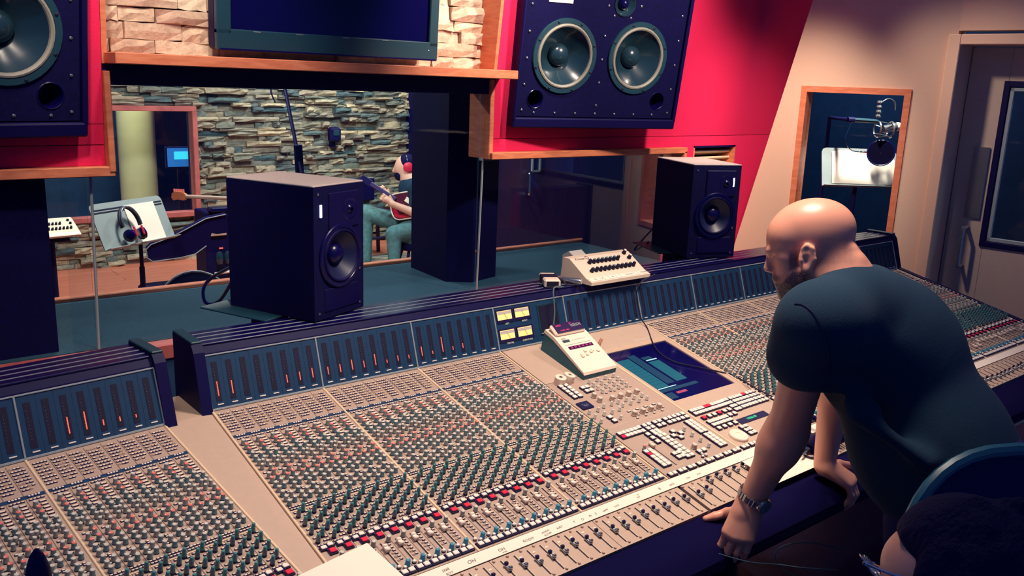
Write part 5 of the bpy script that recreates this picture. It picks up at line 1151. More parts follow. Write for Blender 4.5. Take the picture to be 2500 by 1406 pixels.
# stool beside the guitarist
sp = atD(905, 478, 9.3); t = thing('bar_stool', 'dark stool with a flat back beside the seated guitarist', 'stool', (sp.x, sp.y, 0)); zz = sp.z - .17
MB().box((sp.x + .02, sp.y, zz), (.36, .34, .04), 'wood_dark', .015).build('seat', t, 0); MB().box((sp.x - .02, sp.y + .15, zz + .22), (.30, .03, .24), 'navy', .01).build('backrest', t, 0)
for i, j in ((-1, -1), (1, -1), (-1, 1), (1, 1)): MB().cyl((sp.x + .02 + i * .13, sp.y + j * .12, zz), (sp.x + .02 + i * .17, sp.y + j * .16, 0), .022, 'wood_dark', 8).build('leg', t)
for j in (-1, 1): MB().cyl((sp.x - .13, sp.y + j * .14, zz * .45), (sp.x + .17, sp.y + j * .14, zz * .45), .012, 'wood_dark', 8).build('rung', t)
rp_ = atD(880, 645, 8.3); ru = thing('rug', 'grey patterned rug on the live-room floor under the guitarist', 'rug', (rp_.x + .3, rp_.y + .3, 0)); mat('rug_grey', (72, 96, 104), .95, rgb2=(176, 160, 142), scale=14, bump=.4); MB().box((rp_.x + .5, rp_.y + .25, .008), (2.0, 1.2, .016), 'rug_grey', .005).build('pile', ru, 0)
msd = atD(1175, 615, 6.2); t = thing('folded_stand', 'thin grey stand with splayed legs to the right of the dark pillar', 'microphone stand', (msd.x, msd.y, 0)); MB().cyl(atD(1147, 475, 6.2), msd, .008, 'rail_grey', 8).build('pole', t)
for dx, dy in ((-.35, .02), (.55, .10), (.1, -.25)): MB().cyl(msd, (msd.x + dx, msd.y + dy, .05), .010, 'rail_grey', 8).build('leg', t)
MB().lathe([(.03, -.06), (.03, .06)], 'navy', 10, msd).build('hub', t)
# ================================================================ VOCAL BOOTH behind the side window
pb_ = atD(2098, 455, 5.75); yb = math.atan2(-.40, .92) - .22
mv, Tv = music_stand('music stand with bright white pages in the booth behind the side window', (pb_.x, pb_.y), yb, .30, .50, .25, pb_.z, False)
b = MB(); b.T = Tv; g = [(-.185 + .42 * i / 8, -.006 - .004 * math.sin(i * .9), .015 + 0 * i, .225 + .012 * math.sin(i * .8) - (.05 if i == 8 else 0)) for i in range(9)]; vs = [(x, y, z0) for x, y, z0, z1 in g] + [(x, y, z1) for x, y, z0, z1 in g]; vs += [(x, y + .002, z) for x, y, z in vs]
b.add(vs, [(i, i + 1, 9 + i + 1, 9 + i) for i in range(8)] + [(18 + 9 + i, 18 + 9 + i + 1, 18 + i + 1, 18 + i) for i in range(8)] + [(9 + i, 10 + i, 28 + i, 27 + i) for i in range(8)], 'paper'); tag(b.build('music_pages', None), 'bright white pages on the booth music stand', 'paper')
mc = atD(2155, 300, 5.55); BX = Vector((.80, -.60, 0)); 
t = thing('studio_microphone', 'silver microphone in a spider mount hanging in the booth window', 'microphone', tuple(mc))
ML = lambda dx, dz, dy=0: mc + BX * dx + Vector((0, 0, dz)) + Vector((.6, .8, 0)) * dy
MB().cyl(ML(.01, -.04), ML(.09, -.02), .026, 'silver', 14).build('body', t); MB().lathe([(.026, 0), (.028, .01), (.022, .03), (.0, .034)], 'cream', 14, ML(.09, -.02), BX).build('grille', t)
for k in range(2):
    for q in (-.03, .055): MB().tube([ML(q + .004 * k, -.04 + .05 * math.cos(a), .05 * math.sin(a)) for a in [i * math.pi / 6 for i in range(13)]], .004, 'silver', 6, 0).build('mount_ring', t)
for a in range(6): MB().cyl(ML(-.03, -.04 + .05 * math.cos(a * 1.05), .05 * math.sin(a * 1.05)), ML(.055, -.04 + .045 * math.cos(a * 1.05 + .5), .045 * math.sin(a * 1.05 + .5)), .003, 'chrome', 6).build('elastic', t)
for i in range(4): MB().lathe([(.014, 0), (.018, .01), (.014, .022)], 'silver', 10, ML(-.035, .03 + i * .028), (0, 0, 1)).build('swivel', t)
MB().tube([ML(-.02, .13), ML(.02, .15), ML(.06, .13), ML(.07, .08)], .004, 'silver', 6).build('mount_cable', t)
MB().cyl(ML(-.20, .012), ML(-.03, .008), .014, 'woofer_frame', 8).build('boom', t); MB().tube([ML(-.20, .012), ML(-.205, -.03), ML(-.225, -.10), ML(-.19, -.17), ML(-.13, -.185)], .004, 'chrome', 6).build('gooseneck', t); MB().lathe([(.018, -.02), (.018, .02)], 'navy', 10, ML(-.205, .012), BX).build('clamp', t)
pz = ML(-.205, 0, .34); MB().cyl(ML(-.205, .012), pz + Vector((0, 0, .012)), .011, 'navy', 8).build('stand_arm', t); MB().cyl(pz + Vector((0, 0, .02)), Vector((pz.x, pz.y, .02)), .012, 'navy', 8).build('stand_pole', t); MB().lathe([(.15, 0), (.15, .02), (.02, .03)], 'navy', 20, Vector((pz.x, pz.y, 0))).build('base', t)
mat('filter_mesh', (4, 2, 26), .95, spec=.05); pf = thing('pop_filter', 'round black pop filter in front of the booth microphone', 'pop filter', tuple(ML(-.01, -.19, -.03))); pcn = ML(-.005, -.185, -.04); nd = (CAM - pcn).normalized(); nd = Vector((nd.x, nd.y, .25)).normalized()
MB().lathe([(.001, 0), (.078, 0), (.078, .003), (.001, .003)], 'filter_mesh', 32, pcn, nd, cap=False).build('mesh_disc', pf); qv = Vector((0, 0, 1)).rotation_difference(nd)
MB().tube([pcn + qv @ Vector((.08 * math.cos(a), .08 * math.sin(a), 0)) for a in [i * math.pi / 14 for i in range(29)]], .005, 'navy_gloss', 6, 0).build('hoop', pf); MB().tube([ML(-.085, -.185, -.03), ML(-.10, -.186), ML(-.125, -.185)], .005, 'chrome', 6).build('clip', pf)
# ================================================================ PEOPLE
def vframe(px, py):
    """axes at a sight line: left, up, towards the viewer"""
    d = ray(px, py).normalized(); r = Vector(RC[0]); r = (r - d * r.dot(d)).normalized(); dn = d.cross(r); return -r, -dn, -d
def skin_person_mat(name, base, dark, rough):
    """skin with a vertex-colour mask for beard / stubble"""
    m = bpy.data.materials.new(name); m.use_nodes = True; nt = m.node_tree; b = nt.nodes['Principled BSDF']
    at_ = nt.nodes.new('ShaderNodeAttribute'); at_.attribute_name = 'beard'
    n = nt.nodes.new('ShaderNodeTexNoise'); n.inputs['Scale'].default_value = 260; n.inputs['Detail'].default_value = 3
    tc = nt.nodes.new('ShaderNodeTexCoord'); nt.links.new(tc.outputs['Object'], n.inputs['Vector'])
    mu = nt.nodes.new('ShaderNodeMath'); mu.operation = 'MULTIPLY'; mr = nt.nodes.new('ShaderNodeMapRange'); mr.inputs[1].default_value = .3; mr.inputs[2].default_value = .6; mr.inputs[3].default_value = .75
    nt.links.new(n.outputs['Fac'], mr.inputs[0]); nt.links.new(at_.outputs['Fac'], mu.inputs[0]); nt.links.new(mr.outputs[0], mu.inputs[1])
    mx = nt.nodes.new('ShaderNodeMix'); mx.data_type = 'RGBA'; mx.inputs['A'].default_value = (*s2l(base), 1); mx.inputs['B'].default_value = (*s2l(dark), 1)
    nt.links.new(mu.outputs[0], mx.inputs['Factor']); nt.links.new(mx.outputs['Result'], b.inputs['Base Color']); b.inputs['Roughness'].default_value = rough
    b.inputs['Subsurface Weight'].default_value = 0
    MATS[name] = m
skin_person_mat('skin_bearded', (240, 164, 136), (34, 40, 66), .38)
def attr(me, name, fn):
    co = np.empty(len(me.vertices) * 3, np.float32); me.vertices.foreach_get('co', co); co = co.reshape(-1, 3)
    a = me.attributes.new(name, 'FLOAT', 'POINT'); a.data.foreach_set('value', np.clip(fn(co), 0, 1).astype(np.float32))
def cap(a, b, ra, rb, k=.02): return ('c', tuple(a), tuple(b), ra, rb, k)
def ell(c, r, fr, k=.02): return ('e', tuple(c), r, [tuple(x) for x in fr], k)
# ---- the man leaning on the console
man = thing('person', 'bald bearded man in a dark t-shirt leaning with both hands on the console', 'person', (1.35, -1.5, 0))
DH = 2.06; ear = atD(1968, 631, DH - .075); e1, e2, e3 = vframe(1968, 631); EC = ear - e3 * .072
def hp_(a, b, c=0): return EC + e1 * (a / 1000) + e2 * (b / 1000) + e3 * (c / 1000)
FR = (e1, e2, e3)
def tilt_fr(deg):
    t = math.radians(deg); return (e1 * math.cos(t) + e2 * math.sin(t), e2 * math.cos(t) - e1 * math.sin(t), e3)
head = [ell(hp_(-12, 62), (.098, .078, .074), tilt_fr(-10), .0), ell(hp_(-16, 40), (.084, .070, .070), tilt_fr(0), .012), ell(hp_(38, 44), (.048, .052, .060), FR, .018),
        cap(hp_(42, 20), hp_(36, -56), .038, .034, .02), cap(hp_(40, 0, 32), hp_(34, -46, 26), .026, .022, .015), cap(hp_(40, 0, -32), hp_(34, -46, -26), .026, .022, .015),
        cap(hp_(2, -36, 46), hp_(34, -82, 14), .022, .019, .02), cap(hp_(2, -36, -46), hp_(34, -82, -14), .022, .019, .02), ell(hp_(38, -86), (.021, .019, .024), FR, .014),
        cap(hp_(80, 17, 24), hp_(83, 15, -24), .0085, .0085, .012), cap(hp_(80, 10), hp_(87, -23), .0070, .0088, .009), ell(hp_(80, -27, 8), (.008, .0065, .0065), FR, .005), ell(hp_(80, -27, -8), (.008, .0065, .0065), FR, .005),
        ell(hp_(76, 0, 30), (.012, .0085, .012), FR, -.007), ell(hp_(76, 0, -30), (.012, .0085, .012), FR, -.007), ell(hp_(62, 0, 27), (.0115, .0100, .0115), FR, .003), ell(hp_(62, 0, -27), (.0115, .0100, .0115), FR, .003),
        cap(hp_(66, -45, 10), hp_(66, -45, -10), .0095, .0095, .01), cap(hp_(62, -60, 9), hp_(62, -60, -9), .0068, .0068, .004), cap(hp_(58, -70, 8), hp_(58, -70, -8), .0072, .0072, .004),
        # near ear: rim, lobe, bowl
        ell(hp_(-2, 2, 74), (.019, .030, .008), tilt_fr(10), .006), ell(hp_(2, -4, 82), (.0075, .012, .0065), tilt_fr(10), -.003), cap(hp_(8, 22, 77), hp_(0, 29, 78), .0042, .0045, .004), cap(hp_(0, 29, 78), hp_(-14, 22, 79), .0045, .0046, .004), cap(hp_(-14, 22, 79), hp_(-18, -2, 79), .0046, .0044, .004), cap(hp_(-18, -2, 79), hp_(-8, -22, 77), .0044, .005, .004),
        ell(hp_(0, -27, 75), (.010, .011, .007), FR, .005), ell(hp_(10, -4, 76), (.005, .009, .006), FR, .003), cap(hp_(-7, 14, 78), hp_(-10, -10, 78), .0036, .0036, .003), ell(hp_(-2, 2, -74), (.019, .030, .008), tilt_fr(10), .006)]
nb0 = hp_(-42, 8); nb1 = hp_(-80, -62)
head += [cap(nb0, nb1, .054, .060, .025), cap(hp_(-96, 20, 26), hp_(-97, 18, -26), .013, .013, .010), cap(hp_(-104, -2, 28), hp_(-105, -4, -28), .014, .014, .010)]
# body landmarks (sight line + distance)
shL = atD(1992, 800, 1.93); elL = atD(1922, 1050, 2.13); 
def on_z(px, py, z): return at(px, py, 2, z)
ZA = H - .212
wrL = atD(1834, 1222, 2.215)
shR = atD(2085, 815, 2.34); wrR = on_z(2012, 1135, ZA + .045); elR = wrR + Vector((.03, -.02, .26)); elR = atD(2040, 950, (elR - CAM).dot(Vector(RC[2])) + .02)
pel = atD(2370, 1245, 2.05); chest = atD(2150, 850, 2.11); belly = atD(2262, 1090, 2.09)
arms = [cap(shL, elL, .052, .046, .02), cap(elL, wrL, .049, .031, .025), ell(elL.lerp(wrL, .22), (.050, .050, .052), ((1, 0, 0), (0, 1, 0), (0, 0, 1)), .03), cap(shR, elR, .055, .045, .02), cap(elR, wrR, .046, .030, .025),
        cap(nb1, chest, .075, .13, .04), cap(chest, belly, .13, .14, .04), cap(shL, chest, .06, .10, .04), cap(shR, chest, .06, .10, .04)]
# hands: palm plus five jointed fingers
def hand(wr, palm_dir, palm_n, thumb_side, spread, curl, thumb, L=1.0):
    d = Vector(palm_dir).normalized(); n = Vector(palm_n); n = (n - d * n.dot(d)).normalized(); s = d.cross(n) * thumb_side
    out = []; kn = []
    for i, (o_, r) in enumerate(((.030, .0145), (.010, .0150), (-.011, .0142), (-.030, .0125))):
        k = wr + d * (.088 - abs(i - 1) * .004) * L + s * o_ + n * (.004 if i in (1, 2) else 0); kn.append(k)
        out.append(cap(wr + s * o_ * .55 + d * .012, k, .019, r, .018))
    for i, k in enumerate(kn):
        q = k; a = d; ln = (.040, .045, .041, .032)[i]
        for j in range(3):
            c = curl[j]; a = (a * math.cos(c) - n * math.sin(c) + s * spread * (1.2 - i) * .10).normalized() if j == 0 else (a * math.cos(c) - (n * math.cos(sum(curl[:j])) + d * math.sin(sum(curl[:j]))) * math.sin(c)).normalized()
            q2 = q + a * ln * (1, .72, .56)[j] * L; r0 = (.0098, .0088, .0078)[j]; out.append(cap(q, q2, r0, r0 * .92, .005)); q = q2
    t0 = wr + d * .022 + s * .024 - n * .004; t1 = t0 + (d * thumb[0] + s * thumb[1] + n * thumb[2]).normalized() * .046; t2 = t1 + (d * thumb[3] + s * thumb[4] + n * thumb[5]).normalized() * .032; t3 = t2 + (d * thumb[3] + s * thumb[4] + n * thumb[5]).normalized() * .026
    out += [cap(t0, t1, .017, .0125, .014), cap(t1, t2, .0122, .0105, .006), cap(t2, t3, .0105, .0085, .004)]
    return out
# left hand: knuckles over the armrest edge, fingers curling down over its front, thumb along the top pointing left
kL = on_z(1800, 1318, ZA + .010); dL = (kL - wrL).normalized()
nL = Vector((-.10, -.35, .90))
tip = on_z(1722, 1266, ZA + .008)
hL = hand(wrL, dL, nL, 1, .25, (.42, .40, .25), (.5, 1, -.1, .2, 1, -.1), 1.12)
# thumb: rebuild explicitly along the armrest
s_ = (tip - on_z(1775, 1248, ZA + .02))
hL = hL[:-3] + [cap(wrL + dL * .030 + Vector((-.012, .010, 0)), on_z(1776, 1252, ZA + .022), .018, .0138, .016), cap(on_z(1776, 1252, ZA + .022), on_z(1745, 1260, ZA + .015), .0135, .0112, .006), cap(on_z(1745, 1260, ZA + .015), tip, .0112, .0082, .004)]
kR = on_z(2062, 1168, ZA + .014); dR = (kR - wrR).normalized()
hR = hand(wrR, dR, (.1, -.3, .9), -1, .2, (.7, .7, .3), (.6, 1, .2, .8, .6, .1))
me = sdf_mesh('body', head + arms + hL + hR, .0034, 'skin_bearded', 1)
def beard(co):
    rel = co - np.array(EC); a = rel @ np.array(e1) * 1000; b_ = rel @ np.array(e2) * 1000; c_ = np.abs(rel @ np.array(e3) * 1000)
    near = (np.linalg.norm(rel, axis=1) < .16)
    def sm(x, lo, hi): return np.clip((x - lo) / (hi - lo), 0, 1)
    bd = np.where(a < 28, -24, np.where(a < 50, -24 - 1.25 * (a - 28), -52))
    jaw = sm(bd - b_, -3, 9) * sm(a, -14, 2)
    side = sm(a, 16, 21) * (1 - sm(a, 34, 41)) * (1 - sm(b_, 4, 22)) * sm(b_, -32, -26) * sm(c_, 30, 45) * .8
    mus = sm(a, 46, 62) * sm(-b_, 34, 44) * (1 - sm(-b_, 52, 60)) * .8
    stub = sm(-a, 4, 60) * (1 - sm(b_, 44, 66)) * sm(b_, -28, -8) * sm(c_, 25, 50) * .42 * (1 - sm(-a, 96, 112))
    return near * np.maximum.reduce([jaw, side, mus, stub])
attr(me, 'beard', beard); me.materials[0] = MATS['skin_bearded']
link('body', me, man)
# t-shirt: torso and two sleeves, open at neck, hem and cuffs
slL = shL.lerp(elL, .29); slR = shR.lerp(elR, .6); col = hp_(-96, -52)
back1 = atD(2222, 850, 2.10); back2 = atD(2322, 1050, 2.07); back3 = atD(2415, 1240, 2.06)
tee = [cap(atD(2128, 694, 2.08), atD(2205, 770, 2.09), .044, .075, .04), cap(hp_(-92, -70), chest, .066, .140, .05), cap(chest, belly, .142, .160, .06), cap(belly, pel, .162, .160, .06), cap(shL, chest, .080, .14, .06), cap(shR, chest, .076, .14, .06), cap(atD(2140, 740, 2.03), back1, .066, .092, .05), cap(atD(2130, 740, 2.17), back1, .066, .092, .05), cap(back1, back2, .092, .104, .05), cap(back2, back3, .104, .115, .05),
       cap(atD(2070, 742, 1.99), atD(2010, 790, 1.92), .078, .084, .05), cap(atD(2010, 790, 1.92), atD(1968, 868, 1.97), .084, .078, .04), cap(atD(1968, 868, 1.97), slL, .078, .068, .03), cap(slL, slL + (elL - slL).normalized() * .012, .068, .067, .01), cap(shR, slR, .070, .064, .03),
       cap(atD(2010, 925, 1.97), atD(2130, 1000, 1.95), .020, .012, .05), cap(atD(2090, 1010, 1.93), atD(2260, 1130, 1.92), .018, .012, .05)]
nk = (nb1 - nb0).normalized()
ua = (elL - shL).normalized(); tee += [('y', tuple(slL + ua * .030), tuple(slL + ua * .20), .11, -.001), cap(slL + ua * .0, slL + ua * .10, .055, .055, -.002)]
mt_s = sdf_mesh('t_shirt', tee, .0050, 'shirt', 2); sh = link('t_shirt', mt_s, man)
# sleeve seam over the near shoulder, laid on the cloth
from mathutils.bvhtree import BVHTree
bv = BVHTree.FromPolygons([v.co.copy() for v in mt_s.vertices], [tuple(p.vertices) for p in mt_s.polygons]); sp_ = []
for x, y in ((1940, 742), (1962, 745), (1985, 765), (2005, 800), (2018, 840), (2024, 880), (2026, 915)):
    h_ = bv.ray_cast(CAM, ray(x, y).normalized())
    if h_[0] is not None: sp_.append(h_[0] + h_[1] * .0004)
if len(sp_) > 3: MB().tube(sp_, .0016, 'navy', 6, 4).build('sleeve_seam', sh)
# collar and cuff seams
def ring(c, ax, r, rt, mt_, par, nm, fx=1, n=24):
    q = Vector((0, 0, 1)).rotation_difference(Vector(ax).normalized()); MB().tube([Vector(c) + q @ Vector((r * math.cos(a) * fx, r * math.sin(a), 0)) for a in [2 * math.pi * i / n for i in range(n + 1)]], rt, mt_, 6, 0).build(nm, par)
ring(slL + ua * .027, ua, .0640, .0035, 'shirt', sh, 'cuff_hem'); ring(nb1 + nk * .002, nk, .064, .006, 'shirt', sh, 'collar')
# trousers and shoes (behind the console edge)
mat('trousers', (24, 20, 84), .9, var=.2, scale=80)
hipL = pel + Vector((-.06, .06, -.05)); hipR = pel + Vector((.08, -.05, -.05)); kneeL = Vector((1.22, -1.42, .50)); kneeR = Vector((1.62, -1.52, .50)); anL = Vector((1.20, -1.66, .10)); anR = Vector((1.68, -1.74, .10))
link('trousers', sdf_mesh('trousers', [cap(pel + Vector((0, 0, .04)), pel + Vector((0, .0, -.08)), .165, .15, .05), cap(hipL, kneeL, .10, .070, .05), cap(kneeL, anL, .070, .05, .03), cap(hipR, kneeR, .10, .070, .05), cap(kneeR, anR, .070, .05, .03)], .010, 'trousers', 2), man)
for p in (anL, anR): link('shoe', sdf_mesh('shoe', [cap(p + Vector((0, -.02, -.05)), p + Vector((-.05, .17, -.062)), .045, .036, .02), cap(p, p + Vector((0, 0, -.05)), .045, .045, .02)], .008, 'navy', 1), man)
# wristwatch
wd_ = (wrL - elL).normalized(); wc = elL.lerp(wrL, .93); fc = (CAM - wc).normalized() * .75 + Vector(RC[0]) * .65 - Vector(RC[1]) * .1; fc = (fc - wd_ * fc.dot(wd_)).normalized()
wat = thing('wristwatch', 'steel wristwatch with a green-grey dial on the left wrist of the leaning man', 'watch', tuple(wc)); q = frame(wc, fc, wd_.cross(fc), wd_)
for i in range(26):
    a = 2 * math.pi * i / 26
    if abs(math.cos(a)) > .93 and math.cos(a) > 0: continue
    b = MB(); b.T = q @ Matrix.Rotation(a, 4, 'Z'); b.box((.0375, 0, 0), (.004, .0082, .019), 'silver', .0012); b.build('bracelet_link', wat, 0)
b = MB(); b.T = q; b.lathe([(.0195, 0), (.0205, .003), (.0205, .008), (.0185, .0105), (.0165, .0100)], 'silver', 32, (.036, 0, 0), (1, 0, 0), cap=True); cs = b.build('case', wat)
mat('dial_green', (96, 150, 144), .3); b = MB(); b.T = q; b.lathe([(.0168, 0), (.0168, .0006)], 'dial_green', 28, (.0462, 0, 0), (1, 0, 0)); b.build('dial', cs)
for a, L_ in ((.6, .010), (2.6, .013)):
    b = MB(); b.T = q @ Matrix.Translation((.0472, 0, 0)) @ Matrix.Rotation(a, 4, 'X'); b.box((0, 0, L_ / 2), (.0004, .0012, L_), 'slot_black'); b.build('hand', cs, 0)
b = MB(); b.T = q; b.lathe([(.003, 0), (.003, .005)], 'silver', 8, (.041, .0205, 0), (0, 1, 0)); b.build('crown', cs)
# ---- seated person with glasses, lower right
P2 = thing('person', 'seated person with dark hair and clear glasses at the lower right corner', 'person', tuple(atD(2330, 1400, 1.3))[:2] + (0,))
hc = atD(2346, 1404, 1.30); l1, l2, l3 = vframe(2346, 1404)
def h2_(a, b, c=0): return hc + l1 * (a / 1000) + l2 * (b / 1000) + l3 * (c / 1000)
F2 = (l1, l2, l3); ct = math.cos(-.5); st_ = math.sin(-.5); F2t = (l1 * ct + l2 * st_, l2 * ct - l1 * st_, l3)
tor = hc + Vector((.06, -.10, -.30))
me = sdf_mesh('body', [ell(hc, (.095, .100, .078), F2t, 0), ell(h2_(54, -6), (.050, .066, .062), F2t, .025), cap(h2_(94, -8), h2_(108, -26), .009, .011, .01), cap(h2_(60, -60), h2_(66, -100), .045, .035, .03), ell(h2_(36, -30, 74), (.014, .026, .008), F2t, .006), cap(h2_(-10, -60), tor, .058, .075, .04),
    cap(tor, tor + Vector((.03, -.05, -.35)), .15, .15, .06), cap(tor + Vector((-.14, .10, .02)), tor + Vector((.16, -.12, .02)), .08, .08, .06)], .006, 'skin', 1); link('body', me, P2)
hair = [ell(h2_(-16, 14), (.100, .104, .088), F2t, 0), ell(h2_(-40, -20), (.085, .090, .084), F2t, .03), ell(h2_(26, 58), (.060, .042, .070), F2t, .03)]
for i in range(60):
    a = rng.uniform(-100, 50); b_ = rng.uniform(-40, 105); c_ = math.sqrt(max(0, 1 - ((a + 16) / 100) ** 2 - ((b_ - 14) / 104) ** 2)) * 86; hair.append(cap(h2_(a, b_, c_), h2_(a + rng.uniform(14, 26), b_ - rng.uniform(10, 30), c_ - 1), .006, .003, .014))
hair += [ell(h2_(112, -34), (.050, .085, .100), F2t, -.008), ell(h2_(100, 40), (.030, .060, .100), F2t, -.008)]
link('hair', sdf_mesh('hair', hair, .005, 'hair', 1), P2)
link('jumper', sdf_mesh('jumper', [cap(tor, tor + Vector((.03, -.05, -.38)), .168, .17, .06), cap(tor + Vector((-.15, .11, .02)), tor + Vector((.17, -.13, .02)), .095, .095, .06), cap(tor + Vector((-.17, .12, .0)), tor + Vector((-.25, .20, -.26)), .07, .055, .04), cap(tor + Vector((-.25, .20, -.26)), tor + Vector((-.30, .36, -.30)), .055, .045, .03), cap(h2_(-20, -90), tor, .070, .10, .05)], .011, 'shirt', 2), P2)
link('trousers', sdf_mesh('trousers', [cap(tor + Vector((.03, -.05, -.42)), tor + Vector((-.25, .30, -.44)), .11, .075, .04), cap(tor + Vector((-.25, .30, -.44)), tor + Vector((-.22, .34, -.78)), .075, .05, .03), cap(tor + Vector((.10, -.05, -.42)), tor + Vector((-.02, .38, -.44)), .11, .075, .04), cap(tor + Vector((-.02, .38, -.44)), tor + Vector((0, .42, -.78)), .075, .05, .03)], .012, 'trousers', 1), P2)
gl = thing('eyeglasses', 'clear-lensed silver glasses on the seated person at the lower right', 'glasses', tuple(h2_(110, -10)))
TG = frame(h2_(122, 12), l3, (l2 * .85 + l1 * .5).normalized())      # lens plane: x across the face
for s in (-1, 1):
    b = MB(); b.T = TG; b.tube([(s * .034 + .026 * math.cos(a), .021 * math.sin(a), 0) for a in [2 * math.pi * i / 20 for i in range(21)]], .0018, 'chrome', 6, 0); r_ = b.build('rim', gl)
    b = MB(); b.T = TG; b.lathe([(.001, 0), (.0235, 0), (.0235, .001), (.001, .001)], 'glass', 20, (s * .034, 0, 0), (0, 0, 1), cap=False); b.build('lens', r_)
    MB().tube([TG @ Vector((s * .062, .006, 0)), h2_(86, 0, s * 76), h2_(34, -14, s * 84), h2_(20, -30, s * 82)], .0024, 'chrome', 6).build('temple', gl)
    MB().box(TG @ Vector((s * .062, .006, 0)), (.007, .006, .006), 'chrome', .001).build('hinge', gl)
b = MB(); b.T = TG; b.tube([(-.009, .004, 0), (0, .008, .002), (.009, .004, 0)], .0018, 'chrome', 6); b.build('bridge', gl)
# ---- mesh-backed office chair
mat('chair_frame', (30, 84, 104), .4); mat('chair_mesh', (14, 8, 74), .9)
ctop = atD(2478, 1096, 1.66); cx_, cy_, cz_ = ctop; cr = Matrix.Rotation(math.radians(-32), 4, 'Z')
ch = thing('office_chair', 'dark mesh-backed office chair with a teal frame rim at the right edge', 'chair', (cx_, cy_, 0)); TC = Matrix.Translation((cx_, cy_, 0)) @ cr
def arc(k, w_, h_, top): return [(w_ * math.copysign(abs(math.cos(a)) ** .8, math.cos(a)), 0, top - h_ + h_ * abs(math.sin(a)) ** .8) for a in [math.pi * i / k for i in range(k + 1)]]
pts = arc(18, .225, .20, cz_); pts = [(-.20, 0, cz_ - .55)] + pts[::-1] + [(.20, 0, cz_ - .55)]; pts = [(x, -.04 * ((x / .22) ** 2) + .02 * (cz_ - z), z) for x, y, z in pts]
b = MB(); b.T = TC; b.tube(pts + [pts[0]], .0125, 'chair_frame', 8, 0); b.build('back_frame', ch)
b = MB(); b.T = TC; inner = [(x * .95, y + .004, cz_ - (cz_ - z) * .97 - .012) for x, y, z in pts]; b.tube(inner, .005, 'chair_frame', 6, 0); b.build('back_piping', ch)
b = MB(); b.T = TC; n_ = len(pts); b.add(pts + [(0, .012, cz_ - .25)], [(i, i + 1, n_) for i in range(n_ - 1)] + [(n_ - 1, 0, n_)], 'chair_mesh'); b.add([(x, y + .006, z) for x, y, z in pts] + [(0, .018, cz_ - .25)], [(i + 1, i, n_) for i in range(n_ - 1)] + [(0, n_ - 1, n_)], 'chair_mesh'); b.build('back_mesh', ch)
for nm, c, d in (('seat', (0, -.24, .47), (.48, .46, .07)), ('lumbar_bar', (0, .04, .62), (.06, .03, .36)), ('mechanism', (0, -.18, .41), (.20, .26, .06))): 
    b = MB(); b.T = TC; b.box(c, d, 'navy', .02); b.build(nm, ch, 0)
b = MB(); b.T = TC; b.cyl((0, -.2, .08), (0, -.2, .40), .028, 'navy', 12); b.build('gas_lift', ch)
for i in range(5):
    a = i * 1.2566; b = MB(); b.T = TC; b.cyl((0, -.2, .10), (.30 * math.cos(a), -.2 + .30 * math.sin(a), .075), .022, 'navy', 8, .014); b.cyl((.30 * math.cos(a), -.2 + .30 * math.sin(a) - .02, .03), (.30 * math.cos(a), -.2 + .30 * math.sin(a) + .02, .03), .03, 'navy', 12); b.build('leg', ch)
cable('thin grey cable loop hanging in the dark below the console edge', [atD(1755, 1352, 2.0), atD(1830, 1372, 1.95), atD(1900, 1378, 1.9), atD(1960, 1386, 1.88), atD(2045, 1392, 1.88)], .0016, 'woofer_frame')
cable('thin cable curve in the dark beside the seated person', [atD(2060, 1342, 1.95), atD(1985, 1325, 1.95), atD(1920, 1330, 1.95), atD(1893, 1352, 1.95), atD(1905, 1385, 1.95), atD(1945, 1412, 1.95)], .0014, 'woofer_frame')
# ---- guitarist in the live room
G = thing('person', 'guitarist with red headphones sitting in jeans in the live room', 'person', tuple(atD(1000, 560, 8.75))[:2] + (0,))
D0 = 8.75; gp = lambda x, y, d=0: atD(x, y, D0 + d); g1, g2, g3 = vframe(985, 420); FG = (g1, g2, g3)
hd_ = gp(988, 408); neck = gp(1004, 445); shn = gp(1018, 462, -.16); shf = gp(1010, 462, .18); elb = gp(1012, 520, -.20); wri = gp(958, 498, -.25); hip = gp(1010, 545); 
elf = gp(985, 500, .22); wrf = gp(948, 482, .0); knN = gp(962, 572, -.16); anN = gp(962, 640, -.16); knF = gp(893, 520, .12); anF = gp(892, 634, .12)
def sh_(p, dx=0, dy=0, dz=0): return Vector(p) + Vector((dx, dy, dz))
hG = [ell(hd_, (.098, .118, .078), FG, 0), ell(hd_ + g1 * .045 - g2 * .035, (.055, .075, .055), FG, .03), cap(hd_ + g1 * .098 - g2 * .005, hd_ + g1 * .112 - g2 * .04, .010, .014, .015), cap(hd_ - g1 * .02 - g2 * .08, neck, .055, .065, .03)]
aG = [cap(shn, elb, .052, .044, .02), cap(elb, wri, .043, .030, .02), cap(shf, elf, .05, .042, .02), cap(elf, wrf, .042, .03, .02), cap(neck, hip, .10, .13, .06), cap(shn, shf, .07, .07, .05)]
def simple_hand(w_, d_): 
    d_ = Vector(d_).normalized(); o_ = [cap(w_, w_ + d_ * .07, .026, .030, .02)]; sd = d_.cross(Vector(g3)).normalized()
    for i in range(4): p = w_ + d_ * .07 + sd * (.027 - i * .018); o_.append(cap(p, p + d_ * .04 + Vector(g3) * .012, .010, .009, .005)); o_.append(cap(p + d_ * .04 + Vector(g3) * .012, p + d_ * .06 - Vector(g3) * .01, .009, .008, .004))
    o_.append(cap(w_ + d_ * .02 + sd * .025, w_ + d_ * .065 + sd * .052, .013, .010, .008)); return o_
mat('skin_far', (236, 176, 150), .5)
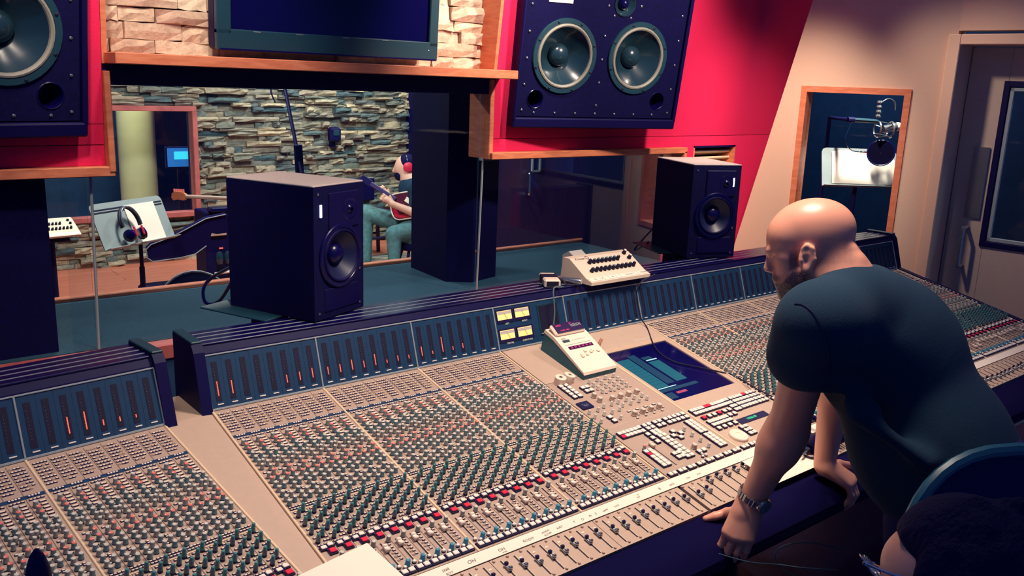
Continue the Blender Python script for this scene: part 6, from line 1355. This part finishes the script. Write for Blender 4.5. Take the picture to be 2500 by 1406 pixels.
meG = sdf_mesh('body', hG + aG + simple_hand(wri, g1 * .8 + g2 * .6) + simple_hand(wrf, g1 * .6 + g2 * .8), .007, 'skin_far', 1); link('body', meG, G)
link('hair', sdf_mesh('hair', [ell(hd_ - g1 * .026 + g2 * .034, (.094, .100, .086), FG, 0), ell(hd_ + g1 * .055 - g2 * .075, (.050, .060, .060), FG, .02), ell(hd_ + g1 * .115 + g2 * .03, (.055, .075, .1), FG, -.01), ell(hd_ + g1 * .11 - g2 * .02, (.035, .035, .1), FG, -.01)], .007, 'hair', 1), G)
link('t_shirt', sdf_mesh('t_shirt', [cap(neck - g2 * .05, hip, .125, .155, .06), cap(shn, shf, .085, .085, .06), cap(shn, shn.lerp(elb, .65), .070, .066, .04), cap(shf, shf.lerp(elf, .6), .068, .064, .04), cap(neck - g2 * .0, neck - g2 * .05, .07, .10, .04)], .009, 'shirt', 1), G)
link('jeans', sdf_mesh('jeans', [cap(hip - g2 * .05, hip - g2 * .12, .15, .15, .05), cap(gp(1015, 556, -.10), knN, .10, .078, .05), cap(knN, anN, .078, .058, .03), cap(gp(1005, 552, .08), knF, .10, .080, .05), cap(knF, anF, .080, .060, .03)], .010, 'jeans', 1), G)
for p in (anN, anF): link('shoe', sdf_mesh('shoe', [cap(sh_(p, 0, 0, -.05), sh_(p, -.10, .10, -.09), .05, .04, .03)], .010, 'navy', 1), G)
hg = thing('headphones', 'red-cupped headphones worn by the seated guitarist', 'headphones', tuple(hd_)); cp = hd_ + Vector(g3) * .085 - Vector(g1) * .035
MB().lathe([(.040, -.02), (.050, 0), (.044, .022), (.02, .03)], 'key_red', 20, cp, g3).build('ear_cup', hg); MB().lathe([(.040, -.02), (.050, 0), (.044, .022), (.02, .03)], 'key_red', 20, hd_ - Vector(g3) * .085 - Vector(g1) * .035, -Vector(g3)).build('ear_cup', hg)
MB().tube([hd_ - Vector(g1) * (.035 - .02 * math.sin(a)) + Vector(g3) * .094 * math.cos(a) + Vector(g2) * .125 * math.sin(a) for a in [math.pi * i / 12 for i in range(13)]], .012, 'navy_gloss', 8, 0).build('headband', hg)
eg = thing('electric_guitar', 'red electric guitar with a pale edge held by the seated guitarist', 'guitar', tuple(gp(985, 495, -.18)))
ga = gp(990, 503, -.14); nd_ = (gp(930, 464, -.06) - ga).normalized(); nf = (Vector(g1) * .55 + Vector(g3) * .45 + Vector(g2) * .35); nf = (nf - nd_ * nf.dot(nd_)).normalized(); Tq = frame(ga, nd_, nf.cross(nd_), nf)
mat('guitar_red', (84, 8, 40), .25, coat=.5); mat('guitar_edge', (205, 24, 54), .3, coat=.5)
b = MB(); b.T = Tq; ol = [(.15 * math.cos(a) * (1 + .18 * math.cos(2 * a)), .13 * math.sin(a) * (1 - .22 * math.cos(2 * a + .4))) for a in [2 * math.pi * i / 28 for i in range(28)]]; b.prism(ol, 2, -.022, .020, 'guitar_red'); gb = b.build('guitar_body', eg, 30)
b = MB(); b.T = Tq; b.prism([(x * .9, y * .9) for x, y in ol[3:12]] + [(x * .62, y * .62) for x, y in ol[3:12]][::-1], 2, .018, .024, 'guitar_edge'); b.build('top_edge', gb, 0)
b = MB(); b.T = Tq; b.tube([(x, y, .022) for x, y in ol] + [(ol[0][0], ol[0][1], .022)], .007, 'cream', 6, 0); b.build('binding', eg)
b = MB(); b.T = Tq; b.box((.27, 0, .028), (.32, .046, .024), 'wood_dark', .006); b.build('neck', eg, 0)
b = MB(); b.T = Tq; b.box((.49, 0, .022), (.13, .070, .018), 'navy', .006); b.build('headstock', eg, 0)
b = MB(); b.T = Tq; b.box((-.02, -.06, .026), (.10, .05, .006), 'cream', .004); b.build('pickguard', eg, 0)
gs = thing('guitar_stool', 'low dark stool under the seated guitarist', 'stool', (hip.x, hip.y, 0)); MB().lathe([(.17, hip.z - .25), (.18, hip.z - .23), (.18, hip.z - .20), (.16, hip.z - .185)], 'navy', 24, (hip.x, hip.y, 0)).build('seat', gs)
for i in range(4): a = i * 1.571 + .6; MB().cyl((hip.x + .11 * math.cos(a), hip.y + .11 * math.sin(a), hip.z - .24), (hip.x + .18 * math.cos(a), hip.y + .18 * math.sin(a), 0), .015, 'navy', 8).build('leg', gs)
